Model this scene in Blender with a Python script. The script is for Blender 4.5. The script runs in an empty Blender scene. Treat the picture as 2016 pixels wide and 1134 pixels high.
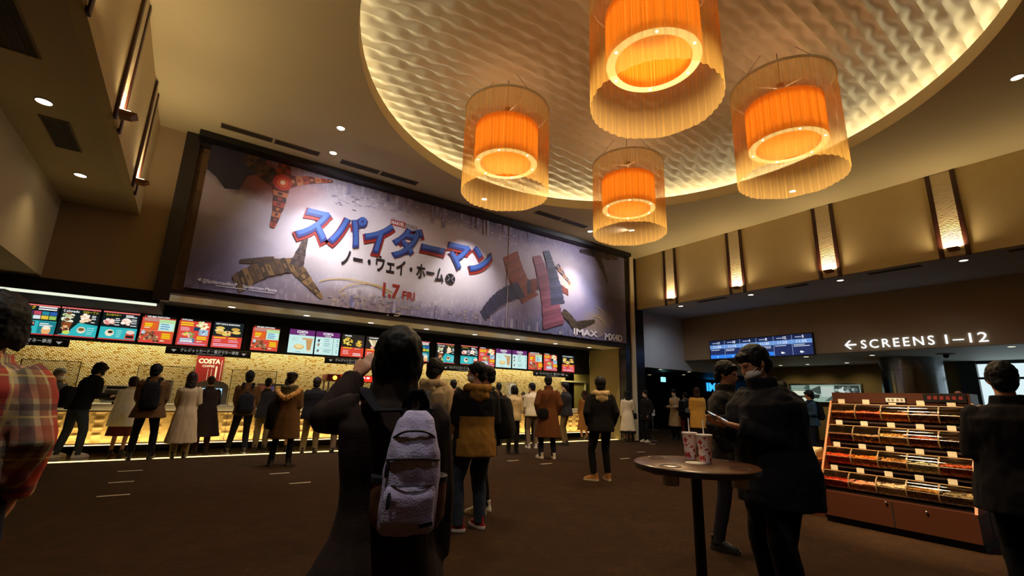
import bpy, bmesh, math, random
from mathutils import Vector, Matrix, noise as mnoise
random.seed(7)
D = bpy.data
SC = bpy.context.scene
COL = SC.collection
PI = math.pi

# ---------------------------------------------------------------- camera, world, exposure
def make_camera():
    yaw, pitch, roll = 0.602518727, 0.230783305, 0.0293575578
    f = Vector((math.sin(yaw)*math.cos(pitch), math.cos(yaw)*math.cos(pitch), math.sin(pitch)))
    rt = Vector((math.cos(yaw), -math.sin(yaw), 0))
    up = rt.cross(f)
    r2 = math.cos(roll)*rt + math.sin(roll)*up
    u2 = -math.sin(roll)*rt + math.cos(roll)*up
    m = Matrix((r2, u2, -f)).transposed().to_4x4()
    m.translation = (0, 0, 1.38)
    cd = D.cameras.new('camera')
    cd.sensor_width = 36.0
    cd.lens = 903.05/2016*36.0
    cd.clip_start = 0.05
    cd.clip_end = 200
    co = D.objects.new('camera', cd)
    co.matrix_world = m
    COL.objects.link(co)
    SC.camera = co
make_camera()
w = D.worlds.new('world')
SC.world = w
w.use_nodes = True
w.node_tree.nodes['Background'].inputs['Color'].default_value = (1.0, 0.72, 0.38, 1)
w.node_tree.nodes['Background'].inputs['Strength'].default_value = 0.004
SC.view_settings.view_transform = 'Standard'
SC.view_settings.look = 'None'
SC.view_settings.gamma = 1.0
SC.view_settings.use_curve_mapping = False
SC.view_settings.exposure = 0.0
SC.cycles.max_bounces = 7
SC.cycles.transparent_max_bounces = 16
SC.cycles.sample_clamp_indirect = 4.0
SC.cycles.use_denoising = True

# large area lights of the place: tile wash behind the menu screens, counter front wash
def area_light(name, loc, rot, sx, sy, power, color, parent=None, spread=PI):
    l = D.lights.new(name, 'AREA')
    l.shape = 'RECTANGLE'; l.size = sx; l.size_y = sy
    l.energy = power; l.color = color; l.spread = spread
    o = D.objects.new(name, l)
    o.location = loc; o.rotation_euler = rot
    if parent: o.parent = parent
    COL.objects.link(o)
    return o
def spot_light(name, loc, target, power, color, angle=60, blend=0.6, radius=0.05, parent=None):
    l = D.lights.new(name, 'SPOT')
    l.energy = power; l.color = color; l.spot_size = math.radians(angle); l.spot_blend = blend
    l.shadow_soft_size = radius
    o = D.objects.new(name, l)
    o.location = loc
    o.rotation_euler = (Vector(target)-Vector(loc)).to_track_quat('-Z', 'Y').to_euler()
    if parent: o.parent = parent
    COL.objects.link(o)
    return o
WARM = (1.0, 0.74, 0.43)
WARMER = (1.0, 0.55, 0.22)
NEUT = (1.0, 0.88, 0.66)
area_light('tile_wash_light', (5.6, 14.45, 3.0), (0.62, 0, 0), 17.5, 0.25, 380, (1.0, 0.86, 0.56))
area_light('counter_front_wash_light', (5.4, 12.80, 0.16), (PI-0.28, 0, 0), 15.2, 0.05, 62, (1.0, 0.74, 0.34))

# ---------------------------------------------------------------- helpers
def lin(c):
    if isinstance(c, str):
        c = c.lstrip('#')
        c = [int(c[i:i+2], 16)/255 for i in (0, 2, 4)]
    return tuple((v/12.92 if v <= 0.04045 else ((v+0.055)/1.055)**2.4) for v in c[:3])

MATS = {}
def mat(name, color='#808080', rough=0.7, metal=0.0, emit=0.0, var=0.0, vscale=8.0, bump=0.0, bscale=60.0, spec=0.5, coat=0.0):
    if name in MATS: return MATS[name]
    m = D.materials.new(name); m.use_nodes = True
    nt = m.node_tree; b = nt.nodes['Principled BSDF']
    c = lin(color)
    b.inputs['Base Color'].default_value = (*c, 1)
    b.inputs['Roughness'].default_value = rough
    b.inputs['Metallic'].default_value = metal
    b.inputs['Specular IOR Level'].default_value = spec
    b.inputs['Coat Weight'].default_value = coat
    if emit > 0:
        b.inputs['Emission Color'].default_value = (*c, 1)
        b.inputs['Emission Strength'].default_value = emit
    tc = None
    if var > 0 or bump > 0:
        tc = nt.nodes.new('ShaderNodeTexCoord')
    if var > 0:
        n = nt.nodes.new('ShaderNodeTexNoise'); n.inputs['Scale'].default_value = vscale; n.inputs['Detail'].default_value = 4
        nt.links.new(tc.outputs['Object'], n.inputs['Vector'])
        r = nt.nodes.new('ShaderNodeMix'); r.data_type = 'RGBA'
        r.inputs['A'].default_value = (*[max(0, v*(1-var)) for v in c], 1)
        r.inputs['B'].default_value = (*[min(1, v*(1+var)) for v in c], 1)
        nt.links.new(n.outputs['Fac'], r.inputs['Factor'])
        nt.links.new(r.outputs['Result'], b.inputs['Base Color'])
    if bump > 0:
        n2 = nt.nodes.new('ShaderNodeTexNoise'); n2.inputs['Scale'].default_value = bscale; n2.inputs['Detail'].default_value = 3
        nt.links.new(tc.outputs['Object'], n2.inputs['Vector'])
        bp = nt.nodes.new('ShaderNodeBump'); bp.inputs['Strength'].default_value = bump; bp.inputs['Distance'].default_value = 0.01
        nt.links.new(n2.outputs['Fac'], bp.inputs['Height'])
        nt.links.new(bp.outputs['Normal'], b.inputs['Normal'])
    MATS[name] = m
    return m
def emat(color, strength=1.0):
    key = f'glow {color} {strength}'
    if key in MATS: return MATS[key]
    m = D.materials.new(key); m.use_nodes = True
    nt = m.node_tree; b = nt.nodes['Principled BSDF']
    c = lin(color)
    b.inputs['Base Color'].default_value = (0.01, 0.01, 0.01, 1)
    b.inputs['Roughness'].default_value = 0.5
    b.inputs['Emission Color'].default_value = (*c, 1)
    b.inputs['Emission Strength'].default_value = strength
    MATS[key] = m
    return m
def clear_mat(name, tint='#ffffff', alpha=0.85, rough=0.05):
    """thin clear sheet: mostly see-through with a glossy skin"""
    if name in MATS: return MATS[name]
    m = D.materials.new(name); m.use_nodes = True
    nt = m.node_tree; nt.nodes.clear()
    out = nt.nodes.new('ShaderNodeOutputMaterial')
    t = nt.nodes.new('ShaderNodeBsdfTransparent'); t.inputs['Color'].default_value = (*lin(tint), 1)
    g = nt.nodes.new('ShaderNodeBsdfGlossy'); g.inputs['Roughness'].default_value = rough
    mx = nt.nodes.new('ShaderNodeMixShader')
    fr = nt.nodes.new('ShaderNodeFresnel'); fr.inputs['IOR'].default_value = 1.45
    ma = nt.nodes.new('ShaderNodeMath'); ma.operation = 'ADD'; ma.inputs[1].default_value = 1-alpha-0.04
    nt.links.new(fr.outputs[0], ma.inputs[0]); nt.links.new(ma.outputs[0], mx.inputs[0])
    nt.links.new(t.outputs[0], mx.inputs[1]); nt.links.new(g.outputs[0], mx.inputs[2])
    nt.links.new(mx.outputs[0], out.inputs['Surface'])
    MATS[name] = m
    return m

class MB:
    """collects geometry for ONE mesh object, with material slots"""
    def __init__(self):
        self.v = []; self.f = []; self.mi = []; self.cur = 0
    def slot(self, i): self.cur = i; return self
    def add(self, vs, fs):
        o = len(self.v)
        self.v += [tuple(p) for p in vs]
        for f in fs:
            self.f.append(tuple(i+o for i in f)); self.mi.append(self.cur)
        return self
    def box(self, x0, x1, y0, y1, z0, z1, M=None):
        vs = [(x, y, z) for z in (z0, z1) for y in (y0, y1) for x in (x0, x1)]
        if M: vs = [M @ Vector(p) for p in vs]
        return self.add(vs, [(0, 2, 3, 1), (4, 5, 7, 6), (0, 1, 5, 4), (2, 6, 7, 3), (0, 4, 6, 2), (1, 3, 7, 5)])
    def rbox(self, x0, x1, y0, y1, z0, z1, r=0.01, M=None):
        """box with chamfered edges"""
        bm = bmesh.new()
        bmesh.ops.create_cube(bm, size=1)
        for v in bm.verts:
            v.co = Vector(((x0+x1)/2+v.co.x*(x1-x0), (y0+y1)/2+v.co.y*(y1-y0), (z0+z1)/2+v.co.z*(z1-z0)))
        bmesh.ops.bevel(bm, geom=bm.edges[:], offset=r, segments=2, affect='EDGES', profile=0.5)
        bm.verts.index_update()
        vs = [(M @ v.co) if M else v.co.copy() for v in bm.verts]
        self.add(vs, [[v.index for v in f.verts] for f in bm.faces]); bm.free()
        return self
    def quad(self, a, b, c, d): return self.add([a, b, c, d], [(0, 1, 2, 3)])
    def poly(self, pts): return self.add(pts, [tuple(range(len(pts)))])
    def cyl(self, p0, p1, r0, r1=None, n=16, cap=True):
        r1 = r0 if r1 is None else r1
        return self.tube([p0, p1], [r0, r1], n, cap)
    def tube(self, pts, rad, n=10, cap=True, flat=None, ref=None):
        """swept tube; rad: list of r or (ra, rb)"""
        pts = [Vector(p) for p in pts]
        rad = [(r, r) if not isinstance(r, (tuple, list)) else r for r in (rad if isinstance(rad, (list, tuple)) else [rad]*len(pts))]
        vs = []; u = None
        for i, p in enumerate(pts):
            t = (pts[min(i+1, len(pts)-1)]-pts[max(i-1, 0)]).normalized()
            if u is None:
                a = Vector(ref) if ref else (Vector((0, 0, 1)) if abs(t.z) < 0.9 else Vector((0, 1, 0)))
                u = (a - t*a.dot(t)).normalized()
            else:
                u = (u - t*u.dot(t)).normalized()
            s = t.cross(u)
            for k in range(n):
                a = 2*PI*k/n
                vs.append(p + s*(math.cos(a)*rad[i][0]) + u*(math.sin(a)*rad[i][1]))
        fs = []
        for i in range(len(pts)-1):
            for k in range(n):
                k2 = (k+1) % n
                fs.append((i*n+k, i*n+k2, (i+1)*n+k2, (i+1)*n+k))
        if cap:
            fs.append(tuple(range(n))[::-1]); fs.append(tuple((len(pts)-1)*n+k for k in range(n)))
        return self.add(vs, fs)
    def rings(self, rs, n=20, e=2.0, cap=True, T=None):
        """horizontal super-elliptic rings (cx, cy, z, rx, ry)"""
        vs = []
        for (cx, cy, z, rx, ry) in rs:
            for k in range(n):
                a = 2*PI*k/n
                c, s = math.cos(a), math.sin(a)
                p = Vector((cx+rx*math.copysign(abs(c)**(2/e), c), cy+ry*math.copysign(abs(s)**(2/e), s), z))
                vs.append(T(p) if T else p)
        fs = []
        for i in range(len(rs)-1):
            for k in range(n):
                k2 = (k+1) % n
                fs.append((i*n+k, i*n+k2, (i+1)*n+k2, (i+1)*n+k))
        if cap:
            fs.append(tuple(range(n))[::-1]); fs.append(tuple((len(rs)-1)*n+k for k in range(n)))
        return self.add(vs, fs)
    def lathe(self, prof, n=32, c=(0, 0, 0), cap=False):
        vs = []; fs = []
        for (r, z) in prof:
            for k in range(n):
                a = 2*PI*k/n
                vs.append((c[0]+r*math.cos(a), c[1]+r*math.sin(a), c[2]+z))
        for i in range(len(prof)-1):
            for k in range(n):
                k2 = (k+1) % n
                fs.append((i*n+k, i*n+k2, (i+1)*n+k2, (i+1)*n+k))
        if cap:
            fs.append(tuple(range(n))[::-1]); fs.append(tuple((len(prof)-1)*n+k for k in range(n)))
        return self.add(vs, fs)
    def ell(self, c, r, n=14, T=None):
        vs = []; fs = []
        m = max(6, n//2+2)
        for i in range(1, m):
            th = PI*i/m
            for k in range(n):
                a = 2*PI*k/n
                p = Vector((c[0]+r[0]*math.sin(th)*math.cos(a), c[1]+r[1]*math.sin(th)*math.sin(a), c[2]-r[2]*math.cos(th)))
                vs.append(T(p) if T else p)
        b = Vector((c[0], c[1], c[2]-r[2])); t = Vector((c[0], c[1], c[2]+r[2]))
        vs += [T(b) if T else b, T(t) if T else t]
        for i in range(m-2):
            for k in range(n):
                k2 = (k+1) % n
                fs.append((i*n+k, i*n+k2, (i+1)*n+k2, (i+1)*n+k))
        L = (m-1)*n
        for k in range(n):
            k2 = (k+1) % n
            fs.append((L, k2, k)); fs.append(((m-2)*n+k, (m-2)*n+k2, L+1))
        return self.add(vs, fs)
    def mesh(self, name):
        me = D.meshes.new(name)
        me.from_pydata(self.v, [], self.f)
        me.polygons.foreach_set('material_index', self.mi)
        me.update()
        return me

def obj(name, mb, mats, parent=None, smooth=True, loc=None, angle=40):
    me = mb.mesh(name) if isinstance(mb, MB) else mb
    if not isinstance(mats, (list, tuple)): mats = [mats]
    for m in mats: me.materials.append(m)
    if smooth:
        me.polygons.foreach_set('use_smooth', [True]*len(me.polygons))
        me.set_sharp_from_angle(angle=math.radians(angle))
    o = D.objects.new(name, me); COL.objects.link(o)
    if parent: o.parent = parent
    if loc: o.location = loc
    return o
def tag(o, label, cat, group=None):
    o['label'] = label; o['category'] = cat
    if group: o['group'] = group
    return o
def thing(name, label, cat, loc=(0, 0, 0), rz=0.0, group=None):
    o = D.objects.new(name, None); COL.objects.link(o)
    o.empty_display_size = 0.1
    o.location = loc; o.rotation_euler = (0, 0, rz)
    return tag(o, label, cat, group)
def struct(name, mb, mats, smooth=False, parent=None):
    o = obj(name, mb, mats, parent, smooth)
    if not parent: o['kind'] = 'structure'
    return o
def copy_thing(src, loc, rz=None, label=None, group=None):
    r = src.copy(); COL.objects.link(r); r.location = loc
    if rz is not None: r.rotation_euler = (0, 0, rz)
    if label: r['label'] = label
    if group: r['group'] = group
    for ch in list(src.children):
        if ch.type == 'LIGHT': continue
        c = ch.copy(); COL.objects.link(c); c.parent = r
        for g in list(ch.children):
            d = g.copy(); COL.objects.link(d); d.parent = c
    return r

_txt = {}
def text_geo(s, size=1.0, bold=0.0, shear=0.0, space=1.0):
    """flat outline of a line of lettering -> verts (x, y), faces, width (left aligned at 0, baseline 0)"""
    key = (s, bold, shear, space)
    if key not in _txt:
        c = D.curves.new('t', 'FONT'); c.body = s; c.size = 1.0; c.offset = bold; c.shear = shear; c.space_character = space
        c.resolution_u = 3; c.fill_mode = 'FRONT'
        o = D.objects.new('t', c); COL.objects.link(o)
        dg = bpy.context.evaluated_depsgraph_get()
        me = D.meshes.new_from_object(o.evaluated_get(dg))
        vs = [(v.co.x, v.co.y) for v in me.vertices]; fs = [tuple(p.vertices) for p in me.polygons]
        D.objects.remove(o); D.curves.remove(c); D.meshes.remove(me)
        _txt[key] = (vs, fs)
    vs, fs = _txt[key]
    vs = [(x*size, y*size) for x, y in vs]
    xs = [x for x, y in vs] or [0]
    return vs, fs, min(xs), max(xs)
def put_text(mb, s, org, ux, uy, height, bold=0.0, align='L', width=None, shear=0.0, space=1.0, thick=0.0):
    """write s on a plane: org + x*ux + y*uy ; height = cap height"""
    vs, fs, a, b = text_geo(s, height/0.72, bold, shear, space)
    sx = 1.0
    if width and b > a: sx = width/(b-a)
    off = -a*sx if align == 'L' else (-(a+b)/2*sx if align == 'C' else -b*sx)
    org = Vector(org); ux = Vector(ux).normalized(); uy = Vector(uy).normalized(); n = ux.cross(uy)
    P = [org + ux*(x*sx+off) + uy*y for x, y in vs]
    if thick:
        N = len(P); mb.add([p + n*thick for p in P], fs)
        from collections import Counter
        cnt = Counter()
        for f in fs:
            for i in range(len(f)):
                cnt[(f[i], f[(i+1) % len(f)])] += 1
        side = [(a_, b_) for (a_, b_) in cnt if (b_, a_) not in cnt]
        mb.add(P + [p + n*thick for p in P], [(a_, b_, b_+N, a_+N) for a_, b_ in side])
    else:
        mb.add(P, fs)
# ---------------------------------------------------------------- materials of the room
def node_mat(name):
    m = D.materials.new(name); m.use_nodes = True
    MATS[name] = m
    return m, m.node_tree, m.node_tree.nodes['Principled BSDF']
def N(nt, t, **kw):
    n = nt.nodes.new(t)
    for k, v in kw.items(): setattr(n, k, v)
    return n
def mth(nt, op, a, b=None):
    n = N(nt, 'ShaderNodeMath', operation=op)
    for i, x in enumerate((a, b)):
        if x is None: continue
        if isinstance(x, (int, float)): n.inputs[i].default_value = x
        else: nt.links.new(x, n.inputs[i])
    return n.outputs[0]
def ramp(nt, fac, stops):
    r = N(nt, 'ShaderNodeValToRGB')
    while len(r.color_ramp.elements) < len(stops): r.color_ramp.elements.new(0.5)
    for e, (p, c) in zip(r.color_ramp.elements, stops):
        e.position = p; e.color = (*lin(c), 1)
    nt.links.new(fac, r.inputs['Fac'])
    return r.outputs['Color']

PLASTER = mat('plaster cream', '#c8ba90', 0.85, var=0.04, vscale=2)
PLASTER_FASCIA = mat('fascia fabric panel', '#d4c28e', 0.9, var=0.05, vscale=3)
WALLBROWN = mat('matt tan wall', '#a08a68', 0.85, var=0.05, vscale=2)
SOFFIT_R = mat('soffit paint', '#c2c4c2', 0.8, var=0.03, vscale=2)
OLIVE = mat('olive wall', '#8a7a4a', 0.8, var=0.05, vscale=2)
BLACK = mat('black laminate', '#0c0b0b', 0.45)
BLACKMATT = mat('black matt paint', '#0a0908', 0.8)
DARKWOOD = mat('dark stained wood', '#2a1710', 0.45, var=0.25, vscale=6)
DARKFRAME = mat('dark brown frame', '#1c120e', 0.5, var=0.15, vscale=4)
STEEL = mat('brushed steel', '#b8b6b2', 0.28, metal=1.0)
CHROME = mat('chrome', '#d8d8d8', 0.12, metal=1.0)
GREYMETAL = mat('grey painted metal', '#6d6a66', 0.45)
WHITEP = mat('white laminate', '#e9e4d6', 0.35)
BEIGE = mat('pale beige trim', '#d8c9a2', 0.7)

def carpet():
    m, nt, b = node_mat('brown patterned carpet')
    tc = N(nt, 'ShaderNodeTexCoord')
    v = N(nt, 'ShaderNodeTexVoronoi', feature='SMOOTH_F1'); v.inputs['Scale'].default_value = 7.0
    nt.links.new(tc.outputs['Object'], v.inputs['Vector'])
    n = N(nt, 'ShaderNodeTexNoise'); n.inputs['Scale'].default_value = 60; n.inputs['Detail'].default_value = 5
    nt.links.new(tc.outputs['Object'], n.inputs['Vector'])
    wv = N(nt, 'ShaderNodeTexWave', wave_type='RINGS'); wv.inputs['Scale'].default_value = 3.2; wv.inputs['Distortion'].default_value = 14; wv.inputs['Detail'].default_value = 3; wv.inputs['Detail Scale'].default_value = 2.5
    nt.links.new(tc.outputs['Object'], wv.inputs['Vector'])
    f = mth(nt, 'MULTIPLY', mth(nt, 'ADD', mth(nt, 'MULTIPLY', wv.outputs['Fac'], 0.32), mth(nt, 'MULTIPLY', v.outputs['Distance'], 0.55)), mth(nt, 'ADD', n.outputs['Fac'], 0.45))
    c = ramp(nt, f, [(0.1, '#28180a'), (0.5, '#321f0c'), (0.95, '#4a2e12')])
    nt.links.new(c, b.inputs['Base Color'])
    b.inputs['Roughness'].default_value = 0.95; b.inputs['Specular IOR Level'].default_value = 0.15
    bp = N(nt, 'ShaderNodeBump'); bp.inputs['Strength'].default_value = 0.5; bp.inputs['Distance'].default_value = 0.01
    nt.links.new(n.outputs['Fac'], bp.inputs['Height']); nt.links.new(bp.outputs['Normal'], b.inputs['Normal'])
    return m
def mosaic():
    m, nt, b = node_mat('gold mosaic tile')
    tc = N(nt, 'ShaderNodeTexCoord')
    sp = N(nt, 'ShaderNodeSeparateXYZ'); nt.links.new(tc.outputs['Object'], sp.inputs[0])
    cb = N(nt, 'ShaderNodeCombineXYZ'); nt.links.new(sp.outputs['X'], cb.inputs['X']); nt.links.new(sp.outputs['Z'], cb.inputs['Y'])
    br = N(nt, 'ShaderNodeTexBrick'); br.offset = 0.5
    br.inputs['Scale'].default_value = 1.0; br.inputs['Brick Width'].default_value = 0.066; br.inputs['Row Height'].default_value = 0.033
    br.inputs['Mortar Size'].default_value = 0.0065; br.inputs['Mortar Smooth'].default_value = 0.1; br.inputs['Bias'].default_value = -0.1
    br.inputs['Color1'].default_value = (*lin('#e0c67c'), 1); br.inputs['Color2'].default_value = (*lin('#efe0b0'), 1); br.inputs['Mortar'].default_value = (*lin('#4a3618'), 1)
    nt.links.new(cb.outputs[0], br.inputs['Vector'])
    # single tiles of brown scattered through
    fl = N(nt, 'ShaderNodeVectorMath', operation='FLOOR'); ms = N(nt, 'ShaderNodeVectorMath', operation='MULTIPLY'); ms.inputs[1].default_value = (1/0.066, 1/0.033, 1)
    nt.links.new(cb.outputs[0], ms.inputs[0]); nt.links.new(ms.outputs[0], fl.inputs[0])
    wn = N(nt, 'ShaderNodeTexWhiteNoise', noise_dimensions='2D'); nt.links.new(fl.outputs[0], wn.inputs['Vector'])
    k = mth(nt, 'GREATER_THAN', wn.outputs['Value'], 0.86)
    mx = N(nt, 'ShaderNodeMix', data_type='RGBA'); mx.inputs['B'].default_value = (*lin('#8a6a2c'), 1)
    nt.links.new(k, mx.inputs['Factor']); nt.links.new(br.outputs['Color'], mx.inputs['A'])
    nt.links.new(mx.outputs['Result'], b.inputs['Base Color'])
    b.inputs['Roughness'].default_value = 0.35
    return m
CARPET = carpet(); MOSAIC = mosaic()
SHINYFLOOR = mat('polished dark stone tile', '#4a3a22', 0.12, var=0.2, vscale=3)

# ---------------------------------------------------------------- floor, ceiling, dome
RC = (6.0, 4.72); RR = 4.905; CZ = 6.62
XL, XR, YB, YF = -1.25, 13.4, -5.5, 11.2

b = MB().box(-9, 30, -6, 11.60, -0.12, 0.0); b.box(12.7, 30, 11.60, 20, -0.12, 0.0)
struct('floor', b, CARPET)
struct('floor.001', MB().box(-9, 12.7, 11.74, 15.2, -0.12, 0.0), SHINYFLOOR)

b = MB()
n = 128
ring = [(RC[0]+RR*math.cos(2*PI*k/n), RC[1]+RR*math.sin(2*PI*k/n)) for k in range(n)]
def to_rect(k):
    a = 2*PI*k/n; dx, dy = math.cos(a), math.sin(a)
    t = min(((XR+0.3-RC[0])/dx if dx > 1e-9 else ((XL-0.2-RC[0])/dx if dx < -1e-9 else 1e9)),
            ((YF+0.3-RC[1])/dy if dy > 1e-9 else ((YB-RC[1])/dy if dy < -1e-9 else 1e9)))
    return (RC[0]+dx*t, RC[1]+dy*t)
rect = [to_rect(k) for k in range(n)]
vs = [(x, y, CZ) for x, y in ring]+[(x, y, CZ) for x, y in rect]+[(x, y, CZ+0.02) for x, y in ring]+[(x, y, CZ+0.02) for x, y in rect]
fs = []
for k in range(n):
    k2 = (k+1) % n
    fs.append((k, n+k, n+k2, k2)); fs.append((2*n+k, 2*n+k2, 3*n+k2, 3*n+k)); fs.append((k, k2, 2*n+k2, 2*n+k))
b.add(vs, fs)
for (cx, cy) in ((XR+0.3, YF+0.3), (XL-0.2, YF+0.3), (XR+0.3, YB), (XL-0.2, YB)):   # close the corners left by the radial fan
    a = math.atan2(cy-RC[1], cx-RC[0]) % (2*PI); k = int(a/(2*PI)*n) % n
    b.add([(*rect[k], CZ), (cx, cy, CZ), (*rect[(k+1) % n], CZ)], [(0, 1, 2)])
struct('ceiling', b, PLASTER)
# cove behind the rim of the round recess: trough wall and hidden strip lamp
b = MB().lathe([(RR, CZ+0.0), (RR, CZ+0.25), (RR+0.03, CZ+0.25), (RR+0.03, CZ+0.022), (RR+0.74, CZ+0.022), (RR+0.74, CZ+0.80)], 96, (RC[0], RC[1], 0))
struct('trim_1', b, PLASTER)
b = MB()
pts = [(RC[0]+(RR+0.62)*math.cos(2*PI*k/96), RC[1]+(RR+0.62)*math.sin(2*PI*k/96), CZ+0.075) for k in range(97)]
b.tube(pts, 0.03, 6, cap=False)
o = obj('cove_lamp', b, emat('#fff6dc', 26.0)); tag(o, 'pale strip lamp running round the cove of the round ceiling recess', 'light strip')

# dome of wave-carved panels, real relief
def dome_z(x, y):
    r2 = ((x-RC[0])**2+(y-RC[1])**2)/(5.4**2)
    z = CZ+0.50+0.36*max(0, 1-r2)
    p, q = 0.24, 0.54
    h = math.cos(2*PI/p*(y + 0.055*math.sin(2*PI*x/q)*math.cos(PI*y/p)))
    return z + 0.060*(abs(0.5+0.5*h)**0.5)
b = MB(); st = 0.031; m = int(5.62/st)+1
idx = {}
for i in range(-m, m+1):
    for j in range(-m, m+1):
        x, y = RC[0]+i*st, RC[1]+j*st
        if (i*i+j*j)*st*st <= 5.62**2:
            idx[(i, j)] = len(b.v); b.v.append((x, y, dome_z(x, y)))
for (i, j), a in idx.items():
    q = (idx.get((i+1, j)), idx.get((i+1, j+1)), idx.get((i, j+1)))
    if None not in q: b.f.append((a, q[2], q[1], q[0])); b.mi.append(0)
struct('ceiling.001', b, mat('carved dome panel', '#d6cdb0', 0.8), smooth=True)

# ---------------------------------------------------------------- side fascias and soffits
FZ = 4.64
struct('trim_2', MB().box(XR, XR+0.12, YB, 11.2, FZ, CZ), PLASTER_FASCIA)                  # right fascia
struct('trim_3', MB().box(XL-0.12, XL, YB, 11.2, FZ, CZ), PLASTER_FASCIA)                  # left fascia
struct('ceiling.002', MB().box(XR+0.12, 16.27, YB, 11.32, FZ, FZ+0.1), SOFFIT_R)
struct('ceiling.003', MB().box(-2.38, XL-0.12, YB, 11.2, FZ, FZ+0.1), PLASTER)
struct('wall_right', MB().box(16.27, 16.42, YB, 11.3, 2.95, FZ+0.1), WALLBROWN)
struct('ceiling.004', MB().box(16.42, 24, YB, 11.3, 2.95, 3.05), mat('pale soffit', '#d4d6cc', 0.6))
struct('wall_right_far', MB().box(21.55, 21.7, 4.25, 11.3, 0, 2.95), OLIVE)
struct('wall_right_bulkhead', MB().box(13.72, 24, 11.3, 11.45, 2.56, FZ), mat('smooth grey panel', '#c8ccd0', 0.35))
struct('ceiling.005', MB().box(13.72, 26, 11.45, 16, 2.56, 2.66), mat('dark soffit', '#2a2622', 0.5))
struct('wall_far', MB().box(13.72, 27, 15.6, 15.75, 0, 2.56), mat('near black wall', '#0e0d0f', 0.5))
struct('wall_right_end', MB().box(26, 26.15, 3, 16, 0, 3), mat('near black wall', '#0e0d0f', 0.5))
struct('wall_left_bulkhead', MB().box(-2.53, -2.38, YB, 11.2, 3.2, FZ+0.1), PLASTER)
struct('ceiling.006', MB().box(-6, -2.53, YB, 11.2, 3.2, 3.3), PLASTER)
struct('wall_left', MB().box(-6.2, -6, YB, 13.4, 0, 3.3), WALLBROWN)
struct('wall_back', MB().box(-9, 30, -6.0, -5.5, 0, 7.6), WALLBROWN)
struct('wall_front_left', MB().box(-6, -0.76, 11.2, 11.35, 3.16, CZ), WALLBROWN)
b = MB(); b.box(-6, -0.66, 11.16, 13.2, 2.93, 3.17)
struct('trim_4', b, BLACKMATT)
# brown tiled field beside and behind the banner
def brown_tile():
    m, nt, bb = node_mat('brown wall tile')
    tc = N(nt, 'ShaderNodeTexCoord'); sp = N(nt, 'ShaderNodeSeparateXYZ'); nt.links.new(tc.outputs['Object'], sp.inputs[0])
    cb = N(nt, 'ShaderNodeCombineXYZ'); nt.links.new(sp.outputs['X'], cb.inputs['X']); nt.links.new(sp.outputs['Z'], cb.inputs['Y'])
    br = N(nt, 'ShaderNodeTexBrick'); br.inputs['Scale'].default_value = 1; br.inputs['Brick Width'].default_value = 0.9; br.inputs['Row Height'].default_value = 0.45
    br.inputs['Mortar Size'].default_value = 0.006
    br.inputs['Color1'].default_value = (*lin('#6b4d30'), 1); br.inputs['Color2'].default_value = (*lin('#5d432b'), 1); br.inputs['Mortar'].default_value = (*lin('#2a1c12'), 1)
    nt.links.new(cb.outputs[0], br.inputs['Vector']); nt.links.new(br.outputs['Color'], bb.inputs['Base Color'])
    bb.inputs['Roughness'].default_value = 0.6
    return m
struct('wall_front', MB().box(-0.76, 12.7, 11.24, 11.4, 3.17, CZ), brown_tile())
b = MB()
b.box(-0.78, -0.52, 11.08, 11.3, 3.0, CZ-0.02)       # jamb left of the banner
b.box(-0.52, 12.7, 11.16, 11.3, 3.17, 3.25)          # sill
b.box(-0.52, -0.2, 11.14, 11.24, CZ-0.22, CZ-0.02)
struct('trim_5', b, DARKFRAME)
b = MB(); b.box(-0.56, 12.72, 10.82, 11.22, CZ-0.14, CZ-0.005)
struct('trim_6', b, BLACK)                            # black valance over the banner
struct('wall_front_pier', MB().box(12.70, 13.72, 11.2, 11.5, 0, CZ), mat('dark glossy pier', '#171413', 0.25))
struct('trim_7', MB().box(13.0, 13.2, 11.15, 11.2, 0, CZ-0.002), BEIGE)
struct('wall_niche_right', MB().box(12.68, 12.8, 11.5, 13.0, 0, 3.17), OLIVE)
struct('wall_front_niche', MB().box(13.2, 17, 15.0, 15.15, 0, 3.17), mat('yellow olive wall', '#a89848', 0.7))
struct('wall_counter_back', MB().box(-6, 13.7, 15.0, 15.15, 0, 3.17), MOSAIC)
b = MB(); b.box(-0.66, 12.7, 11.4, 12.3, 3.17, 3.27)
struct('ceiling.007', b, mat('satin soffit', '#d2cbb4', 0.3))
b = MB(); b.box(-6, 13.7, 12.3, 15.0, 3.17, 3.27)
struct('ceiling.008', b, BLACKMATT)
struct('trim_8', MB().box(-3.3, 12.7, 13.03, 13.35, 2.26, 3.17), BLACKMATT)      # black band that carries the menu screens
# doorway lines in the yellow niche wall
b = MB(); b.box(12.95, 14.35, 14.93, 15.0, 2.02, 2.08); b.box(14.3, 14.36, 14.93, 15.0, 0, 2.08)
struct('door_1', b, mat('pale door frame', '#cfc48e', 0.5))
# glowing soffit edge and floor light strip
o = obj('soffit_edge_glow', MB().box(-5.5, -0.70, 11.17, 11.30, 2.895, 2.93), emat('#dfe6cf', 1.15)); tag(o, 'thin pale glowing soffit edge under the black bulkhead at the left', 'light strip')  # lit soffit edge, its brightness built in as glow
b = MB()
x = -1.97
while x < 12.6:
    b.box(x, min(x+0.985, 12.68), 11.605, 11.735, -0.02, 0.004); x += 1.0
o = obj('floor_light_strip', b, emat('#ffd98a', 3.2)); tag(o, 'glowing warm light strip set in the floor before the counter', 'light strip')
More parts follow.
